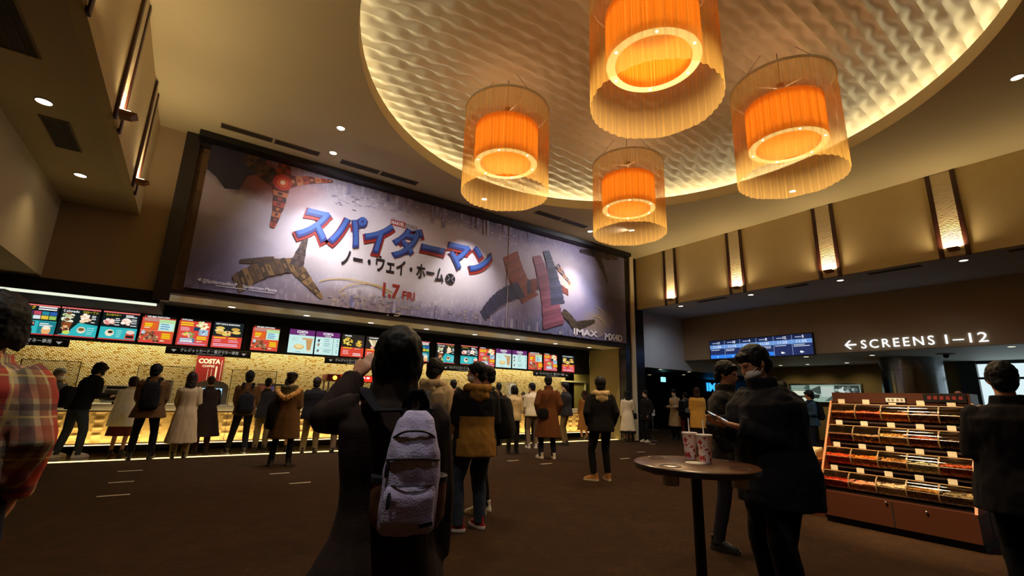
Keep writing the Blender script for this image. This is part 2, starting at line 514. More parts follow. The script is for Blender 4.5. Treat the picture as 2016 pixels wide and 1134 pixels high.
# bright windows at the far right
b = MB(); b.box(21.5, 21.6, -5, 3.9, 0, 0.25); b.box(21.5, 21.6, -5, 3.9, 2.85, 2.95); b.box(21.5, 21.6, -5, 3.9, 2.35, 2.42)
for y in (2.35, 0.8, -0.8, -2.4, -4.0): b.box(21.48, 21.62, y-0.03, y+0.03, 0, 2.95)
b.box(21.4, 21.62, 3.85, 4.3, 0, 2.95)
struct('window_1', b, mat('dark window frame', '#2b3236', 0.4))
struct('window_2', MB().box(21.62, 21.64, -5, 3.9, 0.25, 2.85), emat('#c4d8dc', 1.3))
# ---------------------------------------------------------------- pendant lamps under the dome
def organza():
    m = D.materials.new('gold organza'); m.use_nodes = True; nt = m.node_tree; nt.nodes.clear()
    out = N(nt, 'ShaderNodeOutputMaterial'); tc = N(nt, 'ShaderNodeTexCoord'); sp = N(nt, 'ShaderNodeSeparateXYZ')
    nt.links.new(tc.outputs['Object'], sp.inputs[0])
    ang = mth(nt, 'ARCTAN2', sp.outputs['Y'], sp.outputs['X'])
    s1 = mth(nt, 'ADD', mth(nt, 'MULTIPLY', mth(nt, 'SINE', mth(nt, 'MULTIPLY', ang, 40)), 0.5), 0.5)
    nz = N(nt, 'ShaderNodeTexNoise', noise_dimensions='1D'); nz.inputs['Scale'].default_value = 26; nz.inputs['Detail'].default_value = 3
    nt.links.new(ang, nz.inputs['W'])
    dens = mth(nt, 'ADD', mth(nt, 'MULTIPLY', mth(nt, 'POWER', s1, 10), 0.16), mth(nt, 'ADD', mth(nt, 'MULTIPLY', nz.outputs['Fac'], 0.26), 0.36))
    t = N(nt, 'ShaderNodeBsdfTransparent'); t.inputs['Color'].default_value = (1.0, 0.94, 0.82, 1)
    d = N(nt, 'ShaderNodeBsdfDiffuse'); d.inputs['Color'].default_value = (*lin('#c8a564'), 1)
    tr = N(nt, 'ShaderNodeBsdfTranslucent'); tr.inputs['Color'].default_value = (*lin('#cfa858'), 1)
    a = N(nt, 'ShaderNodeMixShader'); a.inputs[0].default_value = 0.5
    nt.links.new(d.outputs[0], a.inputs[1]); nt.links.new(tr.outputs[0], a.inputs[2])
    x = N(nt, 'ShaderNodeMixShader'); nt.links.new(dens, x.inputs[0]); nt.links.new(t.outputs[0], x.inputs[1]); nt.links.new(a.outputs[0], x.inputs[2])
    nt.links.new(x.outputs[0], out.inputs['Surface'])
    return m
def orange_cloth():
    m = D.materials.new('orange pleated cloth'); m.use_nodes = True; nt = m.node_tree; nt.nodes.clear()
    out = N(nt, 'ShaderNodeOutputMaterial'); tc = N(nt, 'ShaderNodeTexCoord'); sp = N(nt, 'ShaderNodeSeparateXYZ')
    nt.links.new(tc.outputs['Object'], sp.inputs[0])
    ang = mth(nt, 'ARCTAN2', sp.outputs['Y'], sp.outputs['X'])
    nz = N(nt, 'ShaderNodeTexNoise', noise_dimensions='1D'); nz.inputs['Scale'].default_value = 22; nz.inputs['Detail'].default_value = 4
    nt.links.new(ang, nz.inputs['W'])
    c = ramp(nt, nz.outputs['Fac'], [(0.3, '#e08a24'), (0.55, '#f0a440'), (0.75, '#f8c06c')])
    d = N(nt, 'ShaderNodeBsdfDiffuse'); tr = N(nt, 'ShaderNodeBsdfTranslucent')
    nt.links.new(c, d.inputs['Color']); nt.links.new(c, tr.inputs['Color'])
    a = N(nt, 'ShaderNodeMixShader'); a.inputs[0].default_value = 0.62
    nt.links.new(d.outputs[0], a.inputs[1]); nt.links.new(tr.outputs[0], a.inputs[2]); nt.links.new(a.outputs[0], out.inputs['Surface'])
    return m
ORG = organza(); ORA = orange_cloth()
def pleated(r, z0, z1, amp, freq, n=360, hem=0.0, m=6):
    b = MB()
    for i in range(m+1):
        f = i/m
        for k in range(n):
            a = 2*PI*k/n
            rr = r + amp*math.sin(freq*a+1.3*math.sin(3*a))*(1-0.7*f)
            z = z0+(z1-z0)*f + (hem*(math.sin(freq*a+1.0)+math.sin(9*a)) if i == 0 else 0)
            b.v.append((rr*math.cos(a), rr*math.sin(a), z))
    for i in range(m):
        for k in range(n):
            k2 = (k+1) % n
            b.f.append((i*n+k, i*n+k2, (i+1)*n+k2, (i+1)*n+k)); b.mi.append(0)
    return b
PEND = [((4.3, 3.2), 'largest in view, orange drum pendant lamp in gold organza at the top of the picture'),
        ((4.3, 6.58), 'orange drum pendant lamp in gold organza nearest the movie banner, left of the others'),
        ((7.7, 6.58), 'orange drum pendant lamp in gold organza, farthest and lowest in the picture'),
        ((7.7, 3.13), 'orange drum pendant lamp in gold organza, rightmost of the four')]
pend0 = None
spot_light('candy_fill_spot', (4.72, 3.0, 5.2), (6.75, 2.05, 0.95), 1900, WARM, 32, 0.9, 0.05)  # added spot that brightens the candy bins, not one of the ring bulbs
for (px_, py_), lb in PEND:
    if pend0 is None:
        t = pend0 = thing('pendant_lamp', lb, 'lamp', (px_, py_, 5.0), 0, 'pendant lamps under the dome')
        obj('outer_shade', pleated(0.80, 0, 1.70, 0.006, 40, 560, 0.006), ORG, t, angle=180)
        b = MB().lathe([(0.80, 1.69), (0.81, 1.69), (0.81, 1.73), (0.79, 1.73), (0.79, 1.69)], 64)
        for k in range(3):
            a = 2*PI*k/3+0.5
            b.cyl((0, 0, 1.71), (0.79*math.cos(a), 0.79*math.sin(a), 1.71), 0.008, n=6)
        obj('top_ring', b, mat('pale metal ring', '#cfc8b4', 0.4), t)
        s = obj('inner_shade', pleated(0.592, 0.60, 1.33, 0.004, 90, 540), ORA, t, angle=180)
        obj('inner_lining', pleated(0.475, 0.60, 1.33, 0.004, 70, 420), ORA, s, angle=180)
        cap = MB().lathe([(0.0, 1.325), (0.475, 1.325)], 48)
        obj('inner_cap', cap, ORA, s)
        obj('light_stop_cap', MB().lathe([(0.47, 1.335), (0.60, 1.335), (0.60, 1.345), (0.47, 1.345), (0.47, 1.335)], 64), mat('pale metal ring', '#cfc8b4', 0.4), t)  # opaque annulus added to stop lamp glow leaking up to the dome
        obj('ring_diffuser', MB().lathe([(0.478, 0.602), (0.59, 0.602)], 64), emat('#ffd884', 1.5), t)
        for k in range(6):
            a = 2*PI*k/6+0.75
            b = MB().cyl((0.535*math.cos(a), 0.535*math.sin(a), 0.596), (0.535*math.cos(a), 0.535*math.sin(a), 0.604), 0.016, n=10)
            obj('bulb', b, emat('#fff0cc', 14.0), t)
        b = MB().lathe([(0.53, 0.70), (0.53, 1.25)], 64)
        obj('lamp_tube', b, emat('#ffc070', 3.4), t)
        b = MB()
        for k in range(3):
            a = 2*PI*k/3+0.5
            b.cyl((0.75*math.cos(a), 0.75*math.sin(a), 1.72), (0.3*math.cos(a), 0.3*math.sin(a), 2.36), 0.004, n=5)
        b.cyl((0, 0, 1.0), (0, 0, 2.42), 0.006, n=6); b.cyl((0, 0, 1.71), (0, 0, 1.79), 0.06, n=10)
        obj('suspension_cord', b, mat('dark cord', '#3a3026', 0.6), t)
    else:
        t = copy_thing(pend0, (px_, py_, 5.0), 0, lb)
    spot_light('pendant_bulb_light', (0, 0, 0.55), (0, 0, -3), 300, WARM, 150, 0.5, 0.3, t)
    l = D.lights.new('pendant_upper_bulb', 'POINT'); l.energy = 10; l.color = (1.0, 0.80, 0.48); l.shadow_soft_size = 0.15
    lo = D.objects.new('pendant_upper_bulb', l); COL.objects.link(lo); lo.parent = t; lo.location = (0, 0, 1.5)

# ---------------------------------------------------------------- wall sconces between dark battens
def textured_panel():
    m, nt, b = node_mat('rippled sconce panel')
    b.inputs['Base Color'].default_value = (*lin('#e0cfa4'), 1); b.inputs['Roughness'].default_value = 0.8
    tc = N(nt, 'ShaderNodeTexCoord'); wv = N(nt, 'ShaderNodeTexWave'); wv.bands_direction = 'Z'; wv.inputs['Scale'].default_value = 9; wv.inputs['Distortion'].default_value = 3; wv.inputs['Detail'].default_value = 1; wv.inputs['Detail Scale'].default_value = 3
    nt.links.new(tc.outputs['Object'], wv.inputs['Vector'])
    bp = N(nt, 'ShaderNodeBump'); bp.inputs['Strength'].default_value = 0.6; bp.inputs['Distance'].default_value = 0.02
    nt.links.new(wv.outputs['Fac'], bp.inputs['Height']); nt.links.new(bp.outputs['Normal'], b.inputs['Normal'])
    return m
SCP = textured_panel(); BATT = mat('dark red brown batten', '#3a1a10', 0.4, var=0.3, vscale=10)
ords = ['nearest the counter end', 'second from the counter end', 'third from the counter end', 'fourth from the counter end', 'nearest the camera']
sc0 = None
for side, X, ys in (('right', XR, (9.68, 7.30, 4.80, 2.38, -0.1)), ('left', XL, (9.70, 7.27, 4.85, 2.4))):
    for i, y in enumerate(ys):
        lb = f'dark battens with glowing uplight on the {side} upper wall, {ords[i]}'
        rz = PI if side == 'right' else 0
        if sc0 is None:
            t = sc0 = thing('wall_sconce', lb, 'wall light', (X, y, FZ), rz, 'batten wall lights along the upper walls')
            for s in (-1, 1):
                obj('batten', MB().rbox(0, 0.036, s*0.215-0.045, s*0.215+0.045, -0.03, 1.97, 0.006), BATT, t)
            obj('panel', MB().box(0, 0.016, -0.17, 0.17, 0.02, 1.97), SCP, t)
            b = MB(); b.add([(0, -.09, .11), (0.14, -.07, .11), (.14, .07, .11), (0, .09, .11), (0, -.11, .165), (.2, -.10, .165), (.2, .10, .165), (0, .11, .165)],
                            [(0, 3, 2, 1), (4, 5, 6, 7), (0, 1, 5, 4), (1, 2, 6, 5), (2, 3, 7, 6), (3, 0, 4, 7)])
            br = obj('bracket', b, mat('oak bracket', '#8a5a2a', 0.5, var=0.2), t, smooth=False)
            obj('lamp_tray', MB().box(0.03, 0.13, -.09, .09, .171, .178), emat('#ffe2a8', 9.0), br, smooth=False)
        else:
            t = copy_thing(sc0, (X, y, FZ), rz, lb)
        area_light('sconce_light', (0.10, 0, 0.19), (PI, 0, 0), 0.10, 0.22, 15, WARM, t)

# ---------------------------------------------------------------- downlights and ceiling vents
dl0 = None
def downlight(x, y, z, label, power=0, color=NEUT, target=None, r=0.075, angle=80, glow=7.0):
    global dl0
    if dl0 is None:
        t = dl0 = thing('downlight', label, 'ceiling light', (x, y, z), 0, 'small round recessed ceiling lights')
        obj('rim', MB().lathe([(0.075, -0.001), (0.095, -0.001), (0.092, -0.010), (0.076, -0.012), (0.075, -0.001)], 20), mat('white metal rim', '#c8c2b0', 0.5), t)
        obj('lens', MB().lathe([(0.0, -0.004), (0.075, -0.004)], 20), emat('#fff1d6', glow), t)
    else:
        t = copy_thing(dl0, (x, y, z), 0, label)
    if power:
        tg = (0, 0, -3) if target is None else (target[0]-x, target[1]-y, target[2]-z)
        spot_light('downlight_beam', (0, 0, -0.03), tg, power, color, angle, 1.0, 0.04, t)
    return t
downlight(1.806, 8.98, CZ, 'small round ceiling light above the banner, between dome and vents at the left', 400, (0.97, 0.93, 1.0), (2.6, 11.1, 4.4), angle=100)
downlight(10.9, 9.2, CZ, 'small added ceiling light beside the dome, over the right end of the banner', 300, (0.97, 0.93, 1.0), (8.6, 11.1, 4.4), angle=120)  # extra fixture added to even out the light on the banner
downlight(11.83, 4.82, CZ, 'small round ceiling light seen through the right pendant lamp', 60)
downlight(10.25, 0.69, CZ, 'small round ceiling light at the upper right edge, right of the dome', 60)
downlight(-0.35, 1.5, CZ, 'small added ceiling light above the plaid shirt, outside the picture', 430, (1.0, 0.92, 0.80), None, angle=95)  # unseen lamp added to brighten the plaid shirt and pale backpack
downlight(1.1, 0.2, CZ, 'small added ceiling light nearest the standing table, outside the picture', 90, (0.95, 0.90, 1.0), (2.0, 1.7, 0.8), angle=95)  # another unseen lamp, added to light the table and cups
for x, lb in ((1.94, 'dazzling round ceiling spot aimed at the banner, left one beside the long vents'),
              (5.95, 'round ceiling spot aimed at the banner, seen through the left pendant lamp'),
              (9.95, 'round ceiling spot aimed at the banner, beside the lowest pendant lamp')):
    downlight(x, 10.12, CZ, lb, 560, (0.97, 0.93, 1.0), (x+0.2, 11.05, 1.9), angle=76)
for y, lb in ((7.2, 'round light in the left low ceiling, nearer the camera of two'), (9.58, 'round light in the left low ceiling, nearer the counter of two')):
    downlight(-1.9, y, FZ, lb, 30, WARM, None, 0.07, 100)
for y, lb in ((9.70, 'nearest the dark pier'), (7.2, 'above the schedule board'), (4.78, 'third from the dark pier'), (2.36, 'nearest the right edge')):
    downlight(13.93, y, FZ, 'small light in the shaded right ceiling under the sconces, '+lb, 60, (0.8, 0.88, 1.0), (14.9, y+1.2, 1.0), angle=120)
for x, y, lb in ((20.33, 9.53, 'left one over the long picture screen'), (20.3, 8.48, 'middle one over the long picture screen'), (20.23, 7.1, 'right one over the long picture screen')):
    downlight(x, y, 2.95, 'spot light washing the olive wall, '+lb, 40, WARM, (21.5, y, 1.2), angle=90)
for x, y, lb in ((17.0, 7.12, 'under the schedule board right end'), (17.55, 5.45, 'close to the top of the black column'), (16.9, 2.32, 'in the pale low ceiling at the right edge')):
    downlight(x, y, 2.95, 'small light '+lb, 70, (0.85, 0.95, 1.0))
for x, y, lb in ((15.13, 11.6, 'leftmost over the dark entrance'), (16.97, 11.6, 'second over the dark entrance'), (18.82, 13.16, 'deep inside the dark entrance'), (19.0, 11.65, 'rightmost over the dark entrance'), (18.2, 14.6, 'farthest inside the dark entrance by the pier')):
    downlight(x, y, 2.56, 'small light '+lb, 9, (0.9, 0.95, 1.0))
for i, x in enumerate((0.6, 2.2, 3.8, 5.4, 7.0, 8.6, 10.2, 11.8)):
    downlight(x, 12.1, 3.17, f'small unlit-looking spot in the satin soffit under the banner, {["first","second","third","fourth","fifth","sixth","seventh","eighth"][i]} from the left', 16, NEUT, (x, 13.4, 0.9), angle=70)

VENT = mat('dark vent slats', '#2a241d', 0.6); VFRAME = mat('vent frame', '#8d7c58', 0.7)
def vent(x0, x1, y0, y1, z, label, group, slats=3, dark='#2a241d'):
    cx, cy = (x0+x1)/2, (y0+y1)/2; hx, hy = (x1-x0)/2, (y1-y0)/2
    t = thing('ceiling_vent', label, 'vent', (cx, cy, z), 0, group)
    b = MB()
    for (a0, a1, b0, b1) in ((-hx, hx, -hy, -hy+.015), (-hx, hx, hy-.015, hy), (-hx, -hx+.015, -hy, hy), (hx-.015, hx, -hy, hy)):
        b.box(a0, a1, b0, b1, -0.012, -0.001)
    obj('frame', b, VFRAME, t, smooth=False)
    obj('backing', MB().box(-hx, hx, -hy, hy, -0.004, -0.0015), VENT, t, smooth=False)
    b = MB()
    if hx > hy:
        for i in range(slats): b.box(-hx, hx, -hy+2*hy*(i+1)/(slats+1)-.006, -hy+2*hy*(i+1)/(slats+1)+.006, -0.012, -0.004)
    else:
        for i in range(slats): b.box(-hx+2*hx*(i+1)/(slats+1)-.006, -hx+2*hx*(i+1)/(slats+1)+.006, -hy, hy, -0.012, -0.004)
    obj('slat', b, mat('vent slat', '#463c2c', 0.6), t, smooth=False)
G = 'long ceiling vents over the banner'
vent(-0.22, 0.74, 10.28, 10.50, CZ, 'long dark ceiling vent over the banner, leftmost', G)
vent(0.78, 1.70, 10.28, 10.50, CZ, 'long dark ceiling vent over the banner, left of the dazzling spot', G)
vent(2.18, 3.10, 10.28, 10.52, CZ, 'long dark ceiling vent over the banner, right of the dazzling spot', G)
vent(3.14, 4.10, 10.28, 10.52, CZ, 'long dark ceiling vent over the banner, closest to the dome rim', G)
vent(7.60, 8.55, 9.80, 10.05, CZ, 'dark ceiling vent over the banner, left of the lowest pendant lamp', G)
vent(8.59, 9.60, 9.80, 10.05, CZ, 'dark ceiling vent over the banner, just behind the lowest pendant lamp', G)
vent(-2.05, -1.74, 4.9, 6.2, FZ, 'dark blue-grey grille in the left low ceiling, nearest the camera', 'grilles in the left low ceiling', 2)
vent(-2.03, -1.74, 7.62, 8.56, FZ, 'dark grille in the left low ceiling between the two round lights', 'grilles in the left low ceiling', 2)
for y0, y1, lb in ((7.9, 8.9, 'near the dark pier'), (5.5, 6.1, 'above the schedule board'), (3.05, 4.1, 'above the lettered wall'), (0.7, 1.63, 'at the right edge')):
    vent(13.66, 13.84, y0, y1, FZ, 'narrow vent in the shaded right ceiling '+lb, 'vents in the right low ceiling')

# ---------------------------------------------------------------- big printed banner
def banner_art():
    m, nt, b = node_mat('printed banner cloth')
    tc = N(nt, 'ShaderNodeTexCoord'); sp = N(nt, 'ShaderNodeSeparateXYZ'); nt.links.new(tc.outputs['Object'], sp.inputs[0])
    wn = N(nt, 'ShaderNodeTexNoise'); wn.inputs['Scale'].default_value = 1.6; wn.inputs['Detail'].default_value = 7; wn.inputs['Roughness'].default_value = 0.65
    nt.links.new(tc.outputs['Object'], wn.inputs['Vector'])
    ws = N(nt, 'ShaderNodeSeparateColor'); nt.links.new(wn.outputs['Color'], ws.inputs[0])
    X0 = mth(nt, 'ADD', sp.outputs['X'], mth(nt, 'MULTIPLY', mth(nt, 'SUBTRACT', ws.outputs['Red'], 0.5), 0.75))
    Z0 = mth(nt, 'ADD', sp.outputs['Z'], mth(nt, 'MULTIPLY', mth(nt, 'SUBTRACT', ws.outputs['Green'], 0.5), 0.6))
    state = {'c': None}
    def blob(cx, cz, rx, rz, col, k=1.0, ang=0.0, soft=1.0):
        dx = mth(nt, 'SUBTRACT', X0, cx); dz = mth(nt, 'SUBTRACT', Z0, cz)
        ca, sa = math.cos(ang), math.sin(ang)
        u = mth(nt, 'ADD', mth(nt, 'MULTIPLY', dx, ca/rx), mth(nt, 'MULTIPLY', dz, sa/rx))
        v = mth(nt, 'ADD', mth(nt, 'MULTIPLY', dx, -sa/rz), mth(nt, 'MULTIPLY', dz, ca/rz))
        r2 = mth(nt, 'ADD', mth(nt, 'MULTIPLY', u, u), mth(nt, 'MULTIPLY', v, v))
        f = mth(nt, 'MULTIPLY', mth(nt, 'MINIMUM', mth(nt, 'MAXIMUM', mth(nt, 'MULTIPLY', mth(nt, 'SUBTRACT', 1.0, r2), 1/soft), 0), 1), k)
        mx = N(nt, 'ShaderNodeMix', data_type='RGBA'); nt.links.new(f, mx.inputs['Factor'])
        mx.inputs['B'].default_value = (*lin(col), 1)
        if state['c'] is None: mx.inputs['A'].default_value = (*lin('#8a82a0'), 1)
        else: nt.links.new(state['c'], mx.inputs['A'])
        state['c'] = mx.outputs['Result']
    blob(3.9, 5.1, 5.2, 2.0, '#cfc6ca', 0.95); blob(4.3, 4.6, 3.2, 1.2, '#e4dbd8', 0.9); blob(9.3, 5.2, 1.9, 1.2, '#d4c8cc', 0.85)
    blob(0.2, 6.3, 1.2, 0.75, '#232034', 0.95, -0.5, 0.5); blob(-0.2, 4.0, 1.6, 1.0, '#3d3858', 0.6)
    blob(12.0, 4.9, 1.0, 2.1, '#332f50', 0.85); blob(5.5, 6.5, 4.0, 0.5, '#4c4868', 0.7, -0.03)
    blob(5.0, 3.2, 5.5, 0.55, '#7a7490', 0.7); blob(2.9, 3.35, 1.9, 0.5, '#a88a5e', 0.55); blob(9.3, 3.3, 1.8, 0.7, '#5a638a', 0.8)
    blob(1.15, 6.0, 1.0, 0.75, '#b0583c', 0.55, 0, 1.0); blob(1.3, 3.8, 1.2, 0.5, '#6a5444', 0.45, 0.5, 1.0)
    blob(8.6, 4.7, 1.7, 1.1, '#8a7686', 0.35, 0, 1.0); blob(9.9, 5.1, 0.5, 0.4, '#e0b088', 0.6, 0, 1.0); blob(11.2, 3.9, 0.9, 0.5, '#b89a4a', 0.5, 0.3, 1.0)
    blob(10.9, 5.0, 0.55, 1.0, '#7d86b0', 0.5, 0.3, 1.0)
    # fine city-like grain toward top and bottom edges
    vz = N(nt, 'ShaderNodeTexVoronoi', feature='F1'); vz.inputs['Scale'].default_value = 7
    mpn = N(nt, 'ShaderNodeMapping'); mpn.inputs['Scale'].default_value = (1.6, 1, 0.8); nt.links.new(tc.outputs['Object'], mpn.inputs[0]); nt.links.new(mpn.outputs[0], vz.inputs['Vector'])
    edge = mth(nt, 'MINIMUM', mth(nt, 'MAXIMUM', mth(nt, 'SUBTRACT', mth(nt, 'ABSOLUTE', mth(nt, 'SUBTRACT', sp.outputs['Z'], 4.98)), 0.75), 0), 1)
    g = mth(nt, 'MULTIPLY', mth(nt, 'MULTIPLY', edge, 0.38), mth(nt, 'GREATER_THAN', mth(nt, 'ADD', vz.outputs['Distance'], mth(nt, 'MULTIPLY', ws.outputs['Blue'], 0.5)), 0.62))
    mx = N(nt, 'ShaderNodeMix', data_type='RGBA'); nt.links.new(g, mx.inputs['Factor']); nt.links.new(state['c'], mx.inputs['A']); mx.inputs['B'].default_value = (*lin('#3a3654'), 1)
    nt.links.new(mx.outputs['Result'], b.inputs['Base Color'])
    b.inputs['Roughness'].default_value = 0.65
    return m
BY = 11.12
t = thing('cinema_banner', 'huge purple-grey printed banner with blue and red Japanese lettering over the food counter', 'banner', (0, BY, 0))
b = MB(); nx, nz = 90, 16
for side in (0, 1):
    o0 = len(b.v)
    for j in range(nz+1):
        for i in range(nx+1):
            x = -0.33+i/nx*13.0; z = 3.31+j/nz*3.24
            b.v.append((x, (0.006*math.sin(x*3.1+z)+0.004*math.sin(x*7.3-2*z))+side*0.012, z))
    for j in range(nz):
        for i in range(nx):
            q = (o0+j*(nx+1)+i, o0+j*(nx+1)+i+1, o0+(j+1)*(nx+1)+i+1, o0+(j+1)*(nx+1)+i)
            b.f.append(q if side == 0 else q[::-1]); b.mi.append(0)
CLOTH = b
UX, UZ = (1, 0, 0), (0, 0, 1)
b = MB(); put_text(b, 'スパイダーマン', (1.52, -0.030, 4.86), UX, UZ, 0.66, 0.055, 'L', 5.35, 0.22)
b.slot(1); put_text(b, 'スパイダーマン', (1.47, -0.020, 4.815), UX, UZ, 0.66, 0.095, 'L', 5.45, 0.22)
b.slot(2); put_text(b, 'スパイダーマン', (1.56, -0.034, 4.89), UX, UZ, 0.66, 0.018, 'L', 5.30, 0.22)
obj('title_lettering', b, [mat('blue print', '#232f70', 0.5), mat('red brown print', '#8e2018', 0.5), mat('light blue print', '#3a5ea6', 0.5)], t, smooth=False)
b = MB(); put_text(b, 'ノー・ウェイ・ホーム', (2.62, -0.02, 4.36), UX, UZ, 0.33, 0.03, 'L', 2.74)
obj('subtitle_lettering', b, mat('black print', '#16131a', 0.5), t, smooth=False)
b = MB(); b.cyl((5.56, -0.019, 4.48), (5.56, -0.017, 4.48), 0.15, n=24)
b.slot(1)
for s in (-1, 1): b.tube([(5.56+s*0.10, -0.021, 4.57), (5.56+s*0.03, -0.021, 4.48), (5.56+s*0.09, -0.021, 4.40)], 0.012, 6)
obj('round_mark', b, [mat('black print', '#16131a', 0.5), mat('grey print', '#a8a2a8', 0.5)], t, smooth=False)
b = MB(); put_text(b, '1.7', (3.70, -0.02, 3.72), UX, UZ, 0.36, 0.02, 'L', 0.44); put_text(b, 'FRI', (4.22, -0.02, 3.72), UX, UZ, 0.22, 0.02, 'L', 0.34)
obj('date_lettering', b, mat('red print', '#a32a20', 0.5), t, smooth=False)
b = MB(); b.box(3.74, 4.14, -0.020, -0.017, 5.63, 5.78); b.slot(1); put_text(b, 'MARVEL', (3.76, -0.022, 5.655), UX, UZ, 0.10, 0.03, 'L', 0.36)
b.slot(2); put_text(b, 'STUDIOS', (4.17, -0.02, 5.655), UX, UZ, 0.10, 0.0, 'L', 0.32)
obj('studio_lettering', b, [mat('red print', '#a32a20', 0.5), mat('white print', '#e8e2e2', 0.5), mat('black print', '#16131a', 0.5)], t, smooth=False)
b = MB(); put_text(b, 'IMAX', (10.13, -0.02, 3.40), UX, UZ, 0.2, 0.03, 'L', 1.1)
obj('format_lettering', b, mat('white print', '#e8e2e2', 0.5), t, smooth=False); b = MB(); put_text(b, 'MX4D', (11.57, -0.02, 3.36), UX, UZ, 0.22, 0.05, 'L', 0.88)
obj('format_lettering', b, mat('white print', '#e8e2e2', 0.5), t, smooth=False); b = MB()
put_text(b, '@SpidermanfilmJP', (-0.04, -0.02, 3.46), UX, UZ, 0.075, 0.01, 'L', 0.62); put_text(b, 'Spiderman-Movie', (0.68, -0.02, 3.46), UX, UZ, 0.07, 0.01, 'L', 0.66)
b.add([(-0.13, -0.02, 3.49), (-0.07, -0.02, 3.47), (-0.06, -0.02, 3.53), (-0.09, -0.02, 3.54)], [(0, 1, 2, 3)])
for (a0, a1, z) in ((0.2, 0.75, 3.42), (0.8, 1.3, 3.42)): b.box(a0, a1, -0.02, -0.018, z, z+0.012)
obj('footer_lettering', b, mat('white print', '#e8e2e2', 0.5), t, smooth=False)
# printed shards, city bars and glow lines of the artwork, plain angular shapes
class Print:
    def __init__(s): s.b = MB(); s.m = []; s.k = 0
    def poly(s, pts, c):
        m = mat('print '+c, c, 0.6)
        if m not in s.m: s.m.append(m)
        s.b.slot(s.m.index(m)); s.k += 1
        s.b.poly([(x, -0.0125-0.000008*s.k, z) for x, z in pts]); return s
    def shard(s, p, q, w0, w1, cols, n=7, bend=0.0):
        d = Vector((q[0]-p[0], q[1]-p[1])); L = d.length; d /= L; nn = Vector((-d.y, d.x))
        def at(f, sd):
            w_ = w0+(w1-w0)*f; c = Vector(p)+d*(L*f)+nn*(bend*math.sin(PI*f))
            return tuple(c+nn*(w_*sd))
        for i in range(n):
            f0, f1 = i/n, (i+.97)/n; j = .07*((i*7) % 3-1)
            s.poly([at(f0, -1-j), at(f1, -1+j), at(f1, 1-j), at(f0, 1+j)], cols[i % len(cols)])
            s.poly([at(f0+.02, -.35), at(f1-.03, -.3), at(f1-.03, .25), at(f0+.02, .3)], cols[(i+1) % len(cols)])
        return s
pr = Print(); rd = random.Random(21)
for i in range(70):      # hanging and rising bars like far towers
    x = rd.uniform(2.4, 9.5) if i < 38 else rd.uniform(2.6, 10.6); w_ = rd.uniform(.03, .12)
    c = rd.choice(['#77728f', '#86819c', '#6a6584', '#958fa6', '#a7a1b2'])
    if i < 38: z1 = 6.53; z0 = z1-rd.uniform(.08, .55)*(1.2-abs(x-5.5)/7)
    else: z0 = 3.33; z1 = z0+rd.uniform(.05, .38)
    pr.poly([(x, z0), (x+w_, z0), (x+w_, z1), (x, z1)], c)
for i in range(150):
    x = rd.uniform(2.2, 8.2); z = 5.95+.25*math.sin((x-2.2)*.5)+rd.gauss(0, .10); w_ = rd.uniform(.02, .10)
    pr.poly([(x, z), (x+w_, z), (x+w_, z+.018), (x, z+.018)], rd.choice(['#d2cdd8', '#8d88a2', '#b8b2c2', '#7d7894']))
for i in range(120):
    x = rd.uniform(2.4, 7.0); z = 3.52+rd.gauss(0, .12); w_ = rd.uniform(.02, .10)
    pr.poly([(x, z), (x+w_, z), (x+w_, z+.018), (x, z+.018)], rd.choice(['#b09a7c', '#8d7f88', '#c8b48a', '#6f6a86']))
pr.poly([(-.32, 6.5), (.75, 6.5), (.62, 6.1), (.40, 5.95), (.30, 5.6), (.05, 5.55), (-.12, 5.75), (-.32, 5.9)], '#2a273c')
pr.shard((.35, 6.46), (1.05, 6.05), .16, .20, ['#3c2a24', '#55372a', '#2c2020'], 8, -.06); pr.shard((1.10, 6.48), (1.15, 6.0), .12, .20, ['#5c2a1c', '#8a3a22'], 4)
pr.shard((1.10, 6.05), (1.06, 4.90), .19, .05, ['#9a3c20', '#5a2a1c', '#b86a40', '#4a2620'], 9, .04); pr.shard((1.15, 6.02), (2.22, 6.38), .16, .03, ['#a8482a', '#6a3222', '#c07a50'], 8, .05)
for r_, c in ((.20, '#b83a1c'), (.12, '#dc5a2c'), (.055, '#ffd8b0')): pr.poly([(1.13+r_*math.cos(2*PI*k/14), 6.02+r_*math.sin(2*PI*k/14)) for k in range(14)], c)
pr.shard((.55, 3.50), (1.72, 4.15), .20, .17, ['#5c4228', '#3c2a1c', '#7a5c34', '#4a3420'], 12, .14); pr.shard((1.66, 4.12), (1.78, 4.82), .15, .05, ['#3a2a26', '#56423a'], 5); pr.shard((1.70, 4.05), (2.30, 3.46), .15, .04, ['#6a5030', '#4a3824', '#8a6a3c'], 6); pr.shard((1.2, 4.16), (.55, 4.02), .10, .04, ['#4a3422', '#38281e'], 3)
